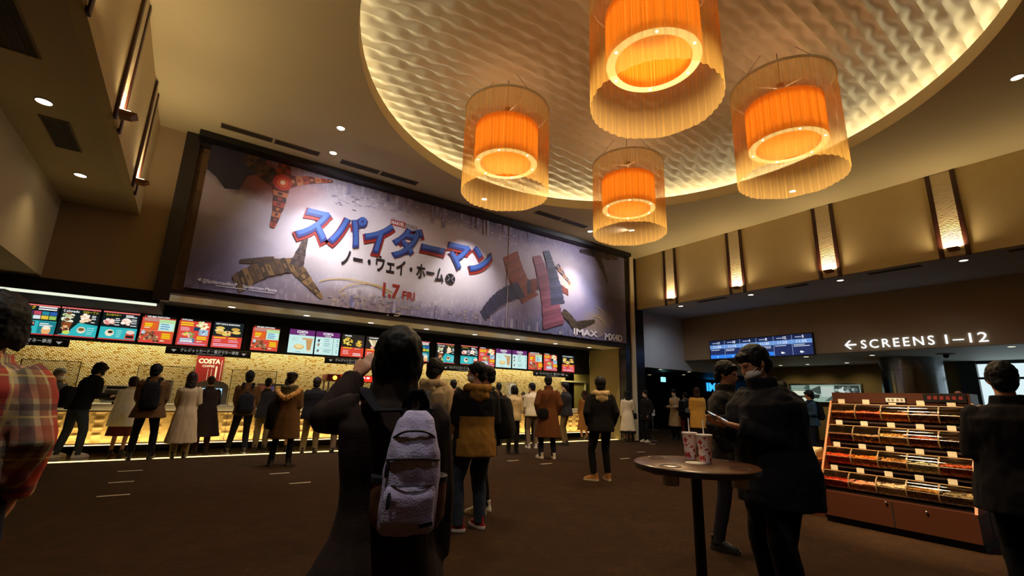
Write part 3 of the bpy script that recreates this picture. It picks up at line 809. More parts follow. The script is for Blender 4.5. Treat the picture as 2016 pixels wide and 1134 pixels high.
# red and navy angular cluster at the right
pr.shard((7.55, 5.60), (8.35, 4.30), .30, .34, ['#8a4a34', '#95503a', '#7e4230'], 16, -.10); pr.shard((8.0, 4.55), (6.65, 3.55), .26, .16, ['#35334a', '#3c3a54', '#302e44'], 16, -.16)
pr.shard((8.2, 4.65), (9.9, 4.75), .22, .10, ['#3a374c', '#5c3a40', '#8a3e32', '#7c3a30'], 16, .22)
pr.shard((8.55, 5.75), (9.3, 3.55), .16, .46, ['#84485a', '#8f5262', '#7a4252'], 18, .10); pr.shard((8.95, 6.0), (9.45, 4.3), .12, .30, ['#3a3c56', '#444662', '#34364c'], 16, .06); pr.shard((9.4, 5.6), (10.0, 5.05), .10, .04, ['#3a3c56', '#c08a60'], 6)
pr.shard((10.45, 6.30), (11.25, 6.38), .05, .16, ['#302830', '#241f28'], 5); pr.shard((11.2, 6.40), (12.3, 6.45), .18, .10, ['#4a3a34', '#2c2428', '#5a4640'], 8, -.05); pr.shard((11.25, 6.30), (11.75, 5.35), .13, .03, ['#2c2628', '#3c3232'], 6, .05)
pr.shard((9.65, 4.1), (10.35, 3.5), .12, .16, ['#3c3026', '#54442e'], 6, .05); pr.shard((10.3, 3.7), (11.1, 3.95), .14, .05, ['#463624', '#2e2620'], 5)
for k, (cx, cz, rx, rz, a0, a1) in enumerate(((3.4, 3.55, .75, .42, .2, 2.9), (3.0, 3.5, 1.1, .5, .5, 2.4), (11.1, 3.75, .5, .35, -1.2, 1.8), (10.9, 4.0, .7, .5, -.4, 1.2))):
    P_ = [(cx+rx*math.cos(a0+(a1-a0)*i/24), cz+rz*math.sin(a0+(a1-a0)*i/24)) for i in range(25)]
    for i in range(24):
        (xa, za), (xb, zb) = P_[i], P_[i+1]; pr.poly([(xa, za), (xb, zb), (xb, zb+.022), (xa, za+.022)], '#cfae62')
o0 = len(CLOTH.v); CLOTH.v += pr.b.v; CLOTH.f += [tuple(i+o0 for i in f) for f in pr.b.f]; CLOTH.mi += [i+1 for i in pr.b.mi]
obj('cloth', CLOTH, [banner_art()]+pr.m, t)
b = MB(); b.cyl((7.48, -0.02, 3.33), (7.48, -0.02, 6.55), 0.008, n=6)
obj('seam', b, mat('pale seam', '#c9b8a8', 0.6), t)
b = MB(); b.cyl((-0.33, -0.01, 6.50), (12.67, -0.01, 6.50), 0.014, n=8)
obj('rail', b, STEEL, t)
# ---------------------------------------------------------------- menu screens
class Disp:
    """a lit picture in panel coordinates u 0..1 (left to right), v 0..1 (bottom to top)"""
    def __init__(s, org, ux, uy, w, h, k=0.95):
        s.o = Vector(org); s.ux = Vector(ux); s.uy = Vector(uy); s.n = s.ux.cross(s.uy); s.w = w; s.h = h
        s.b = MB(); s.m = []; s.k = k; s.l = 0
    def sl(s, c):
        m = emat(c, s.k)
        if m not in s.m: s.m.append(m)
        s.b.slot(s.m.index(m)); s.l += 1
    def P(s, u, v): return s.o + s.ux*(u*s.w) + s.uy*(v*s.h) + s.n*(0.0012*s.l)
    def rect(s, u0, u1, v0, v1, c, sk=0.0):
        s.sl(c); s.b.quad(s.P(u0, v0), s.P(u1, v0), s.P(u1+sk, v1), s.P(u0+sk, v1)); return s
    def poly(s, pts, c):
        s.sl(c); s.b.poly([s.P(u, v) for u, v in pts]); return s
    def disc(s, u, v, r, c, asp=1.0, n=14):
        s.sl(c); ry = r*s.w/s.h*asp
        s.b.poly([s.P(u+r*math.cos(2*PI*k/n), v+ry*math.sin(2*PI*k/n)) for k in range(n)]); return s
    def lines(s, u0, u1, vs, c, th=0.018, seed=1):
        rd = random.Random(seed)
        for v in vs: s.rect(u0, u0+(u1-u0)*rd.uniform(0.6, 1), v, v+th, c)
        return s
    def text(s, t, u, v, hgt, c, width=None, bold=0.02, align='L'):
        s.sl(c); put_text(s.b, t, s.P(u, v), s.ux, s.uy, hgt*s.h, bold, align, width*s.w if width else None); return s
    def heap(s, u, v, ru, rv, cols, n=26, r=0.05, seed=3):
        rd = random.Random(seed)
        for i in range(n):
            a = rd.uniform(0, PI); q = math.sqrt(rd.random())
            s.disc(u+ru*q*math.cos(a), v+rv*q*math.sin(a), r*rd.uniform(0.7, 1.2), rd.choice(cols), 0.8, 8)
        return s
    def ring_heap(s, u, v, ru, rv, cols, n=20, r=0.05, seed=3):
        rd = random.Random(seed)
        for i in range(n):
            a = rd.uniform(0, 2*PI); q = math.sqrt(rd.random())
            s.disc(u+ru*q*math.cos(a), v+rv*q*math.sin(a), r*rd.uniform(0.7, 1.2), rd.choice(cols), 0.8, 8)
        return s
    def build(s, parent, name='display'): return obj(name, s.b, s.m, parent, smooth=False)
TEAL = '#2fb6bb'; RED = '#c9322c'; ORNG = '#e06a20'; YEL = '#f0d020'; CREAM = '#f0e6c8'; DK = '#0e1a1c'; WHT = '#f4f6f4'; AQUA = '#c4ece8'; GRN = '#b9dca0'
def d_drink(d):
    d.rect(0, 1, 0, 1, DK); d.rect(0, 1, .95, 1, '#e0706a'); d.rect(0, 1, .04, .47, TEAL); d.rect(.58, 1, .05, .45, '#1d7f8a')
    d.text('ドリンク', .06, .84, .09, YEL, .36); d.lines(.5, .95, (.90, .83), WHT, .04, 2)
    cs = ['#b83a30', '#2f5fb0', '#3a9a50', '#d88a2a', '#d8e6ea', '#6a2a7a', '#e0c040', '#c04a60', '#9cc45a', '#2a8aa0']
    for i in range(5):
        for j in range(2): d.rect(.04+i*.19, .21+i*.19, .52+j*.14, .64+j*.14, cs[(i*2+j*3) % 10])
    d.rect(.05, .5, .28, .44, '#5a1c20'); d.ring_heap(.28, .36, .18, .05, ['#b04a3a', '#d8b09a', '#f0d8c8'], 10, .05); d.lines(.62, .95, (.36, .30), WHT, .03)
    d.disc(.8, .16, .11, '#e8b070', 1.3); d.disc(.8, .24, .10, '#f4e6c8', .6); d.rect(0, 1, 0, .04, '#c03030')
def d_shake(d):
    d.rect(0, 1, 0, 1, DK); d.rect(0, 1, .95, 1, '#e0706a'); d.poly([(.02, .04), (1, .04), (1, .44), (.5, .50), (.3, .2)], TEAL)
    d.text('Colorado', .06, .84, .08, WHT, .4); d.text('フローズン', .55, .85, .06, YEL, .4)
    d.ring_heap(.22, .66, .13, .17, ['#d8e0b8', '#f0f0d8', '#7a4a30', '#b8c890'], 22, .06); d.poly([(.08, .5), (.36, .5), (.28, .18), (.14, .18)], '#8a4a2a'); d.heap(.2, .2, .14, .16, ['#e0a060', '#5a2a1a', '#f0d8b0'], 14, .035)
    d.ring_heap(.66, .64, .12, .15, ['#f4e0b8', '#f0c8a8', '#fff2dc'], 18, .06, 5); d.lines(.82, .97, (.74, .69, .63, .52), WHT, .025, 4)
    d.disc(.62, .25, .11, '#e8dcc0'); d.disc(.62, .27, .08, '#7a5a30', .7); d.lines(.76, .96, (.32, .25, .18, .12), AQUA, .018, 6); d.disc(.26, .14, .09, '#c8dc60', .7)
    d.rect(0, 1, 0, .04, '#c03030')
def d_straw(d):
    d.rect(0, 1, 0, 1, DK); d.rect(0, 1, .95, 1, '#e0706a'); d.rect(0, 1, .04, .45, TEAL)
    d.text('ストロベリー', .08, .85, .06, YEL, .4); d.lines(.62, .95, (.88, .83), WHT, .03)
    d.ring_heap(.2, .63, .13, .14, ['#f0b8a8', '#f8e0d8', '#e08a80'], 18, .06, 7); d.ring_heap(.66, .63, .12, .14, ['#f8e4d0', '#e8a898', '#fff0e4'], 18, .055, 8)
    d.lines(.36, .52, (.74, .68, .61, .52), WHT, .025, 3); d.lines(.8, .97, (.74, .68, .61, .52), WHT, .025, 5)
    d.disc(.28, .24, .12, '#efe2c4'); d.disc(.3, .27, .07, '#3a2a18', .7); d.lines(.46, .62, (.32, .25, .18, .12), AQUA, .018, 6)
    d.poly([(.7, .06), (.98, .06), (.95, .34), (.74, .36)], '#c8483c'); d.disc(.84, .30, .12, '#f0d0c0', .6); d.rect(.74, .94, .1, .18, '#20181a'); d.rect(0, 1, 0, .04, '#c03030')
def d_mix(d):
    d.rect(0, 1, 0, 1, '#140c0c'); d.rect(.0, .98, .0, .92, '#d84a3a'); d.text('WE MIX POPCORN', .12, .92, .06, WHT, .66, .03); d.rect(.06, .09, .92, .99, RED)
    d.rect(.5, .98, .46, .88, GRN); d.rect(.53, .95, .48, .74, AQUA); d.lines(.56, .9, (.68, .6, .52), '#3a7ab0', .03, 3); d.rect(.06, .46, .50, .74, ORNG)
    d.lines(.10, .42, (.66, .59), YEL, .05, 4); d.lines(.1, .34, (.53,), CREAM, .03); d.rect(.0, .98, .44, .455, '#f0b070'); d.rect(.06, .5, .78, .90, '#c08a7a')
    d.heap(.28, .03, .27, .38, ['#6a4a30', '#a87848', '#3a2418', '#d8b078', '#8a6a50'], 46, .042, 9); d.disc(.1, .36, .06, '#b8d0e0')
    d.rect(.62, .94, .14, .38, ORNG); d.lines(.65, .92, (.31, .24, .17), YEL, .045, 5); d.lines(.62, .8, (.07,), CREAM, .035)
def d_pop(d):
    d.rect(0, 1, 0, 1, '#140c0c'); d.rect(0, 1, 0, .92, '#d8473c'); d.text('POPCORN', .08, .93, .055, WHT, .32, .03); d.rect(.04, .07, .93, .99, RED)
    d.lines(.06, .46, (.82, .74), YEL, .05, 2); d.lines(.08, .44, (.65, .60, .55), '#f0b8c0', .025, 3)
    d.ring_heap(.76, .78, .18, .13, ['#f0ecb0', '#d8e090', '#fff8d0'], 24, .05, 2); d.rect(.48, .68, .56, .70, '#25405a'); d.rect(.66, .95, .40, .62, '#a8c8d8'); d.ring_heap(.8, .5, .13, .08, ['#e8f0f4', '#6a90b0'], 12, .04)
    d.ring_heap(.34, .38, .16, .09, ['#e8d060', '#70a850', '#f0b8a0'], 16, .05, 4); d.rect(.1, .56, .1, .26, '#5a80a0'); d.lines(.12, .54, (.21, .15, .11), WHT, .03, 5)
    d.lines(.62, .95, (.30, .23), YEL, .05, 6); d.lines(.62, .9, (.14,), CREAM, .03); d.rect(.06, .92, .04, .075, '#c8a0d0')
def d_dog(d):
    d.rect(0, 1, 0, 1, '#1a2224'); d.rect(0, 1, 0, .44, '#d8453a'); d.text('HOT DOG & SANDWICH', .06, .89, .06, WHT, .8, .03)
    for i, (u, v) in enumerate(((.22, .76), (.2, .66), (.24, .58), (.45, .52), (.48, .6), (.74, .74), (.78, .62))): d.disc(u, v, .15, ('#e8c868', '#f0d890', '#d8a850')[i % 3], .42)
    d.ring_heap(.48, .56, .14, .1, ['#f0c850', '#c05028', '#90b050'], 10, .035); d.lines(.06, .45, (.36,), YEL, .04, 2); d.lines(.54, .95, (.36,), YEL, .04, 3)
    d.lines(.06, .42, (.28, .22), '#f0a0b0', .03, 4); d.lines(.55, .92, (.28, .22), '#f0a0b0', .03, 5); d.lines(.06, .94, (.12, .06), '#e8c0dc', .03, 6)
def d_costa(d, b=False):
    d.rect(0, 1, 0, 1, '#c9ebe6'); d.rect(0, 1, .76, 1, '#6a2a6e'); d.text('COSTA', .5, .86, .10, WHT, .44, .045, 'C'); d.text('COFFEE', .5, .78, .045, WHT, .26, .03, 'C')
    if b:
        for i, v in enumerate((.60, .42, .16)): d.disc(.14, v, .06, ('#4a4a50', '#9a8a70', '#707880')[i]); d.disc(.22, v-.02, .05, '#e8f4f4')
        for v in (.66, .58, .47, .39, .2, .12): d.lines(.36, .68, (v,), '#5a8a90', .022, int(v*100)); d.lines(.86, .95, (v,), '#5a7a88', .022, 2)
        d.rect(.34, .96, .29, .295, '#9ac0c0')
    else:
        d.text('フラット', .12, .60, .05, '#5a8a8a', .24, 0); d.text('ホワイト', .12, .51, .05, '#5a8a8a', .24, 0)
        d.disc(.42, .27, .2, '#d8b060', .55); d.disc(.42, .29, .16, '#f0d898', .5); d.poly([(.66, .62), (.93, .62), (.88, .14), (.74, .14)], '#c89a60'); d.rect(.52, .94, .58, .66, '#d0a878'); d.disc(.81, .12, .09, '#e8d8c0', .4)
        d.lines(.3, .6, (.05,), '#7aa0a0', .02)
def d_fries(d, b=False):
    d.rect(0, 1, 0, 1, '#2a2420'); d.rect(0, 1, 0, .42, '#d8412e'); d.text('CHURRO' if b else 'FRIES', .12, .9, .06, WHT, .5 if b else .3, .03)
    if b:
        for k in range(4): d.poly([(.1+.16*k, .84), (.24+.16*k, .84), (.42+.14*k, .55), (.30+.14*k, .52)], ('#f0e0b8', '#d8c090')[k % 2])
        d.disc(.3, .48, .08, '#f0a8a0'); d.disc(.5, .48, .08, '#f0d0b0')
    else:
        d.ring_heap(.28, .66, .2, .18, ['#f0d040', '#d8a828', '#fff080'], 40, .035, 3); d.disc(.76, .6, .21, '#3a3430'); d.ring_heap(.76, .6, .14, .12, ['#f0c848', '#e0a830'], 20, .045, 5)
    d.lines(.06, .45, (.36,), YEL, .035, 2); d.lines(.55, .92, (.34,), '#f0b090', .03, 3); d.lines(.06, .42, (.24, .17, .1), '#f0c0b8', .03, 4); d.lines(.5, .9, (.12, .05), WHT, .03, 5)
SCR = [(-2.97, d_drink, 'drinks menu screen, leftmost, behind the head of the plaid shirt man'), (-2.33, d_shake, 'frozen dessert menu screen, teal and black, second from the left'),
       (-1.67, d_straw, 'strawberry dessert menu screen, teal and black, third from the left'), (-1.00, d_mix, 'red popcorn mix menu screen, fourth from the left'),
       (-0.33, d_pop, 'red popcorn and drink menu screen, fifth from the left'), (0.35, d_dog, 'hot dog and sandwich menu screen, sixth from the left'),
       (1.17, d_mix, 'red popcorn mix menu screen standing alone left of the purple coffee screens'), (2.01, d_costa, 'purple headed coffee cup menu screen, first of the left pair'),
       (2.66, lambda d: d_costa(d, True), 'purple headed coffee price list screen, second of the left pair'), (3.33, d_fries, 'fries menu screen above the raised hand'),
       (4.00, lambda d: d_fries(d, True), 'churro menu screen touching the dark bobbed hair'), (5.33, d_drink, 'drinks menu screen just right of the dark bobbed hair'),
       (6.18, d_shake, 'frozen dessert menu screen above the man in the beige hood'), (7.03, d_straw, 'strawberry dessert menu screen above the hanging sign behind the mustard jacket man'),
       (7.70, d_pop, 'red popcorn menu screen left of the right pair of coffee screens'), (8.37, d_costa, 'purple headed coffee cup menu screen, first of the right pair'),
       (9.04, lambda d: d_costa(d, True), 'purple headed coffee price list screen, second of the right pair'), (9.72, d_mix, 'red popcorn mix menu screen, third from the right end'),
       (10.41, d_pop, 'red popcorn and drink menu screen, second from the right end'), (11.27, d_dog, 'hot dog menu screen, rightmost over the counter')]
for x, fn, lb in SCR:
    t = thing('menu_screen', lb, 'screen', (x, 13.0, 2.30), 0, 'menu screens over the counter')
    obj('casing', MB().rbox(-0.010, 0.625, -0.005, 0.03, -0.02, 0.63, 0.006), BLACK, t)
    d = Disp((0, -0.007, 0), (1, 0, 0), (0, 0, 1), 0.615, 0.61, 1.0); fn(d); d.build(t)

# ---------------------------------------------------------------- hanging black signs
def hang_sign(x0, x1, label, full=True):
    t = thing('hanging_sign', label, 'sign', ((x0+x1)/2, 12.88, 2.08), 0, 'black hanging signs under the menu screens')
    hw = (x1-x0)/2
    obj('board', MB().rbox(-hw, hw, -0.012, 0.012, 0, 0.155, 0.004), BLACK, t)
    b = MB(); b.cyl((-hw*.8, 0, .15), (-hw*.8, 0, 1.09), 0.004, n=6); b.cyl((hw*.8, 0, .15), (hw*.8, 0, 1.09), 0.004, n=6)
    obj('hanging_rod', b, BLACK, t)
    SG = emat('#c8c4bc', 0.55)
    for s in (-1, 1): obj('triangle_mark', MB().add([(s*hw*.82-.05, -.0135, .105), (s*hw*.82+.05, -.0135, .105), (s*hw*.82, -.0135, .05)], [(0, 2, 1)]), SG, t, smooth=False)
    b = MB(); put_text(b, 'クレジットカード・電子マネー専用', (0, -.0135, .07), (1, 0, 0), (0, 0, 1), 0.062, 0.012, 'C', hw*1.36)
    obj('lettering', b, SG, t, smooth=False); b = MB()
    put_text(b, 'CASHLESS PAYMENT ONLY', (0, -.0135, .025), (1, 0, 0), (0, 0, 1), 0.022, 0.0, 'C', hw*0.62)
    obj('small_lettering', b, SG, t, smooth=False)
hang_sign(-3.75, -2.07, 'black hanging sign with a white triangle, left end behind the plaid shirt man')
hang_sign(-0.48, 1.20, 'black hanging sign with white Japanese lettering above the red coffee panel')
hang_sign(2.92, 4.60, 'black hanging sign with Japanese lettering half hidden by the raised hand')
hang_sign(6.32, 8.00, 'black hanging sign with Japanese lettering behind the mustard jacket man')
hang_sign(9.86, 11.54, 'black hanging sign with Japanese lettering at the right end above the brown coat man')

# ---------------------------------------------------------------- service counter
t = thing('service_counter', 'long food counter with glowing gold wave panels and white worktop', 'counter', (0, 13.0, 0))
GOLD = mat('gold wave panel', '#e0bf78', 0.5)
x = -2.0; k = 0
pm = MB(); nx, nz = 60, 34
for j in range(nz+1):
    for i in range(nx+1):
        u = i/nx*0.967; z = 0.19+j/nz*0.62
        hx = 0.5+0.5*math.cos(2*PI*u/0.3223); hz = math.cos(2*PI*(z-0.19)/0.155 + PI*math.floor(u/0.16117+0.5))
        pm.v.append((u, -0.042*max(0, hx)*max(0, hz)-0.0, z))
for j in range(nz):
    for i in range(nx):
        pm.f.append((j*(nx+1)+i, j*(nx+1)+i+1, (j+1)*(nx+1)+i+1, (j+1)*(nx+1)+i)); pm.mi.append(0)
pm.box(0, 0.967, 0.002, 0.02, 0.19, 0.81)
p0 = None
while x < 12.0:
    if p0 is None: p0 = obj('front_panel', pm, GOLD, t, angle=80); p0.location = (x, 0, 0)
    else:
        c = p0.copy(); COL.objects.link(c); c.parent = t; c.location = (x, 0, 0)
    x += 0.977
obj('body', MB().box(-2.04, 12.65, 0.03, 0.75, 0.15, 0.84), mat('counter carcass', '#5a4426', 0.6), t, smooth=False)
obj('worktop', MB().rbox(-2.12, 12.65, -0.06, 0.85, 0.84, 0.97, 0.008), WHITEP, t)
obj('kick_plate', MB().box(-2.0, 12.65, 0.33, 0.36, 0, 0.16), mat('dark kick plate', '#15110c', 0.3), t, smooth=False)
b = MB(); b.box(-2.04, 12.65, -0.16, 0.02, 0.135, 0.15); b.box(-2.06, -2.0, -0.03, 0.03, 0.14, 0.84)
obj('bottom_trim', b, mat('dark brown trim', '#3a2414', 0.4), t, smooth=False)
obj('led_strip', MB().box(-2.0, 12.64, -0.055, -0.035, 0.151, 0.158), emat('#ffdc98', 6.0), t, smooth=False)
t = thing('service_counter', 'white lower counter end with grey rounded cabinet, left of the gold panels', 'counter', (-2.75, 12.6, 0))
obj('worktop', MB().rbox(-0.9, 0.62, -0.1, 0.9, 0.80, 0.92, 0.01), WHITEP, t)
obj('cabinet', MB().rbox(-0.9, 0.56, 0, 0.9, 0.0, 0.8, 0.03), mat('grey beige cabinet', '#8a8474', 0.6), t)

# back counter and the appliances on it
t = thing('back_counter', 'steel topped back counter along the mosaic wall', 'counter', (5.3, 14.68, 0))
obj('body', MB().box(-8.4, 8.3, -0.28, 0.3, 0, 0.86), mat('grey cabinet front', '#6d665a', 0.5), t, smooth=False)
obj('top', MB().rbox(-8.4, 8.3, -0.32, 0.31, 0.86, 0.9, 0.006), STEEL, t)
def warmer(x, label, w=0.62, h=0.62):
    t = thing('popcorn_warmer', label, 'food warmer', (x, 14.62, 0.9), 0, 'steel food warmers on the back counter')
    b = MB(); b.box(-w/2, w/2, -.24, .26, 0, .08); b.box(-w/2, w/2, -.24, .26, h-.1, h); b.box(-w/2, -w/2+.04, -.24, .26, .08, h-.1); b.box(w/2-.04, w/2, -.24, .26, .08, h-.1); b.box(-w/2, w/2, .22, .26, .08, h-.1)
    obj('casing', b, mat('pale steel', '#cfcabb', 0.35, 0.3), t, smooth=False)
    obj('window', MB().box(-w/2+.04, w/2-.04, -.235, -.23, .08, h-.1), clear_mat('clear acrylic'), t, smooth=False)
    obj('tray', MB().box(-w/2+.05, w/2-.05, -.2, .2, .09, .2), mat('dark tray', '#241a12', 0.5), t, smooth=False)
    b = MB().box(-w/2+.06, w/2-.06, -.245, -.24, h-.08, h-.02)
    obj('control_panel', b, mat('black control panel', '#111111', 0.3), t, smooth=False)
warmer(-0.55, 'steel food warmer with open front, right of the leaning man')
warmer(-1.25, 'low steel food warmer behind the leaning man', 0.6, 0.45)
t = thing('drink_dispenser', 'dark drink dispenser behind the man with shoulder straps', 'dispenser', (2.05, 14.6, 0.9))
obj('body', MB().rbox(-.42, .42, -.22, .25, 0, .62, .02), mat('dark dispenser', '#2b2724', 0.35), t)
b = MB()
for i in range(4): b.box(-.34+i*.18, -.24+i*.18, -.26, -.2, .2, .34)
obj('nozzle', b, STEEL, t, smooth=False)
d = Disp((-.38, -.223, .4), (1, 0, 0), (0, 0, 1), .76, .18, 0.35)
for i in range(4): d.rect(.02+i*.25, .22+i*.25, .1, .9, ('#8a2a2a', '#5a4a8a', '#c8a040', '#705040')[i])
d.build(t, 'flavour_panel')
# red popcorn machine with neon header and round bulbs
t = thing('popcorn_machine', 'popcorn machine with red lit header and yellow bulbs below the mosaic wall', 'popcorn machine', (4.35, 14.55, 0.9))
b = MB(); b.box(-.95, .95, -.3, .3, 0, .1)
for s in (-1, 1): b.box(s*.93-.02, s*.93+.02, -.3, -.26, .1, .75); b.box(s*.93-.02, s*.93+.02, .26, .3, .1, .75)
obj('frame', b, STEEL, t, smooth=False)
obj('pane', MB().box(-.91, .91, -.29, -.286, .1, .75), clear_mat('clear acrylic'), t, smooth=False)
obj('header', MB().rbox(-1.0, 1.0, -.32, .3, .75, .95, .02), mat('dark red header', '#5a1612', 0.4), t)
d = Disp((-.62, -.325, .77), (1, 0, 0), (0, 0, 1), .95, .16, 1.6); d.rect(0, 1, 0, 1, '#e8281c'); [d.rect(.06+i*.125, .06+i*.125+(.075 if i % 3 else .10), .52, .84, '#ffe4dc') for i in range(7)]; [d.rect(.2+i*.11, .2+i*.11+.07, .12, .36, '#ffd0c8') for i in range(5)]; d.build(t, 'neon_sign')
for x in (-.78, .47, .78): obj('bulb', MB().ell((x, -.34, .85), (.06, .05, .06), 12), emat('#ffb030', 5.0), t)
b = MB()
rd = random.Random(5)
for i in range(160): b.ell((rd.uniform(-.85, .85), rd.uniform(-.2, .2), .12+rd.random()**2*.18), (.03, .03, .025), 6)
p = obj('popcorn', b, mat('popcorn', '#f0d890', 0.8), t); p['kind'] = 'stuff'
# red coffee panel on the mosaic wall
t = thing('coffee_shop_sign', 'dark red wall panel with white coffee shop lettering behind the kiosk', 'sign', (0.46, 14.985, 0))
obj('board', MB().box(-.30, .32, -.02, 0.005, 1.2, 2.2), mat('dark red panel', '#8e1f1c', 0.5), t, smooth=False)
b = MB(); put_text(b, 'COSTA', (-.26, -.022, 2.0), (1, 0, 0), (0, 0, 1), .12, .05, 'L', .50); put_text(b, 'COFFEE', (-.16, -.022, 1.90), (1, 0, 0), (0, 0, 1), .055, .03, 'L', .28)
b.box(.15, .19, -.022, -.02, 1.3, 1.93); b.box(.27, .28, -.022, -.02, 1.25, 2.1); b.box(-.02, -.01, -.022, -.02, 1.5, 1.86); b.box(.06, .07, -.022, -.02, 1.5, 1.86); b.box(-.1, .0, -.022, -.02, 1.5, 1.53)
obj('lettering', b, mat('cream lettering', '#f0e4d0', 0.6), t, smooth=False)
# arched ordering kiosk on the counter
t = thing('ordering_kiosk', 'grey arched kiosk with light blue touch screen on the counter', 'kiosk', (0.53, 13.55, 0.97))
prof = [(-.36, 0), (.36, 0), (.36, .38)]+[(.36*math.cos(a), .40+.17*math.sin(a)) for a in [PI*k/14 for k in range(0, 15)]]+[(-.36, .38)]
b = MB(); M_ = len(prof)
b.add([(x, -.05-.03*(1-z), z) for x, z in prof]+[(x, .22, z) for x, z in prof], [tuple(range(M_)), tuple(range(M_, 2*M_))[::-1]]+[(i, i+M_, (i+1) % M_+M_, (i+1) % M_) for i in range(M_)])
obj('housing', b, mat('warm grey plastic', '#77706c', 0.45), t, smooth=False)
d = Disp((-.19, -.085, .12), (1, 0, 0), (0, 0, 1), .42, .26, 1.0); d.rect(0, 1, 0, 1, '#8fd0ee'); d.rect(.02, .98, .9, .98, '#c8ecf8')
for j in range(3):
    for i in range(5): d.rect(.1+i*.17, .2+i*.17, .68-j*.22, .76-j*.22, '#4a8ab0')
d.build(t, 'touch_screen')
t = thing('coffee_machine', 'small dark coffee machine with white label beside the acrylic shield', 'coffee machine', (1.22, 13.7, 0.97))
obj('body', MB().rbox(-.16, .16, -.15, .15, 0, .38, .015), mat('dark dispenser', '#2b2724', 0.35), t)
obj('label_card', MB().box(-.05, .05, -.156, -.151, .26, .40), mat('white card', '#e6e2d8', 0.7), t, smooth=False)
# acrylic shields on the counter
def shield(x0, x1, label):
    t = thing('acrylic_shield', label, 'shield', ((x0+x1)/2, 13.22, 0.97), 0, 'clear shields on the counter'); hw = (x1-x0)/2
    obj('pane', MB().box(-hw, hw, -.003, .003, .06, .84), clear_mat('clear acrylic'), t, smooth=False)
    b = MB(); b.box(-hw-.01, hw+.01, -.008, .008, .84, .855); b.box(-hw-.012, -hw+.004, -.008, .008, 0, .855); b.box(hw-.004, hw+.012, -.008, .008, 0, .855)
    for s in (-1, 1): b.box(s*hw-.03, s*hw+.03, -.08, .08, 0, .012)
    obj('frame', b, mat('brown metal frame', '#5a4a30', 0.4), t, smooth=False)
shield(-2.75, -1.87, 'clear framed shield on the counter left of the leaning man')
shield(-0.9, 0.12, 'clear framed shield on the counter behind the man with the dark backpack')
shield(0.9, 1.87, 'clear framed shield on the counter behind the man with shoulder straps')
shield(5.6, 6.9, 'clear framed shield on the counter behind the girls with popcorn')
shield(8.6, 9.4, 'clear framed shield on the counter left of the brown coat man')
# small things on the counter
rd = random.Random(11)
def cup_stack(x, lb):
    t = thing('cup_stack', lb, 'cups', (x, 13.35, 0.97), 0)
    obj('stack', MB().lathe([(0.0, 0), (.034, 0), (.045, .1), (.046, .2), (.043, .2), (.0, .19)], 16), mat('white paper', '#ece6da', 0.7), t)
    obj('band', MB().lathe([(.0405, .06), (.0425, .08)], 16), mat('red print', '#a32a20', 0.5), t)
cup_stack(8.55, 'white paper cups standing on the counter beside the cream sweater person')
cup_stack(11.0, 'white paper cup left of two on the counter by the brown coat woman')
cup_stack(11.25, 'white paper cup right of two on the counter by the brown coat woman')
t = thing('card_terminal', 'dark payment terminal with cables on the counter before the leaning man', 'card reader', (-1.05, 13.04, 0.97))
obj('body', MB().rbox(-.16, .16, -.09, .09, 0, .06, .01), mat('dark dispenser', '#2b2724', 0.35), t)
obj('tray', MB().box(-.12, .18, -.07, .08, .06, .085), mat('brown tray', '#9a6a3a', 0.5), t, smooth=False)
t = thing('menu_card', 'white menu leaflet lying on the counter edge', 'leaflet', (-0.70, 13.02, 0.971))
obj('sheet', MB().box(-.11, .11, -.08, .08, 0, .004), mat('white card', '#e6e2d8', 0.7), t, smooth=False)
obj('picture', MB().box(-.08, .06, -.05, .05, .004, .0045), mat('grey picture', '#8a8070', 0.7), t, smooth=False)
t = thing('fridge', 'glass fronted white fridge with bottles behind the cream sweater person', 'fridge', (8.95, 14.6, 0.9))
obj('casing', MB().rbox(-.3, .3, -.1, .3, 0, .65, .01), mat('white casing', '#d8dcdc', 0.4), t)
d = Disp((-.26, -.105, .05), (1, 0, 0), (0, 0, 1), .52, .55, 0.8); d.rect(0, 1, 0, 1, '#bcd2d8')
for i in range(6): d.rect(.06+i*.15, .14+i*.15, .05, .8, ('#3a3a3a', '#6a5a4a')[i % 2])
d.build(t, 'lit_interior')

# ---------------------------------------------------------------- queue marks on the carpet
qm = [(-0.53, 8.04, .33), (-0.54, 9.06, .29), (-0.52, 10.15, .32)]
TAPE = mat('pale floor tape', '#c8bca0', 0.7)
def tape(x, y, L, lb):
    o = obj('floor_tape', MB().box(-L/2, L/2, -.024, .024, 0.0005, 0.003), TAPE, smooth=False, loc=(x, y, 0)); tag(o, lb, 'floor mark', 'pale queue marks on the carpet')
tape(-0.53, 8.04, .33, 'pale queue mark on the carpet at the left, nearest the camera of three')
tape(-0.54, 9.06, .29, 'pale queue mark on the carpet at the left, middle of three')
tape(-0.52, 10.15, .32, 'pale queue mark on the carpet at the left, nearest the counter of three')
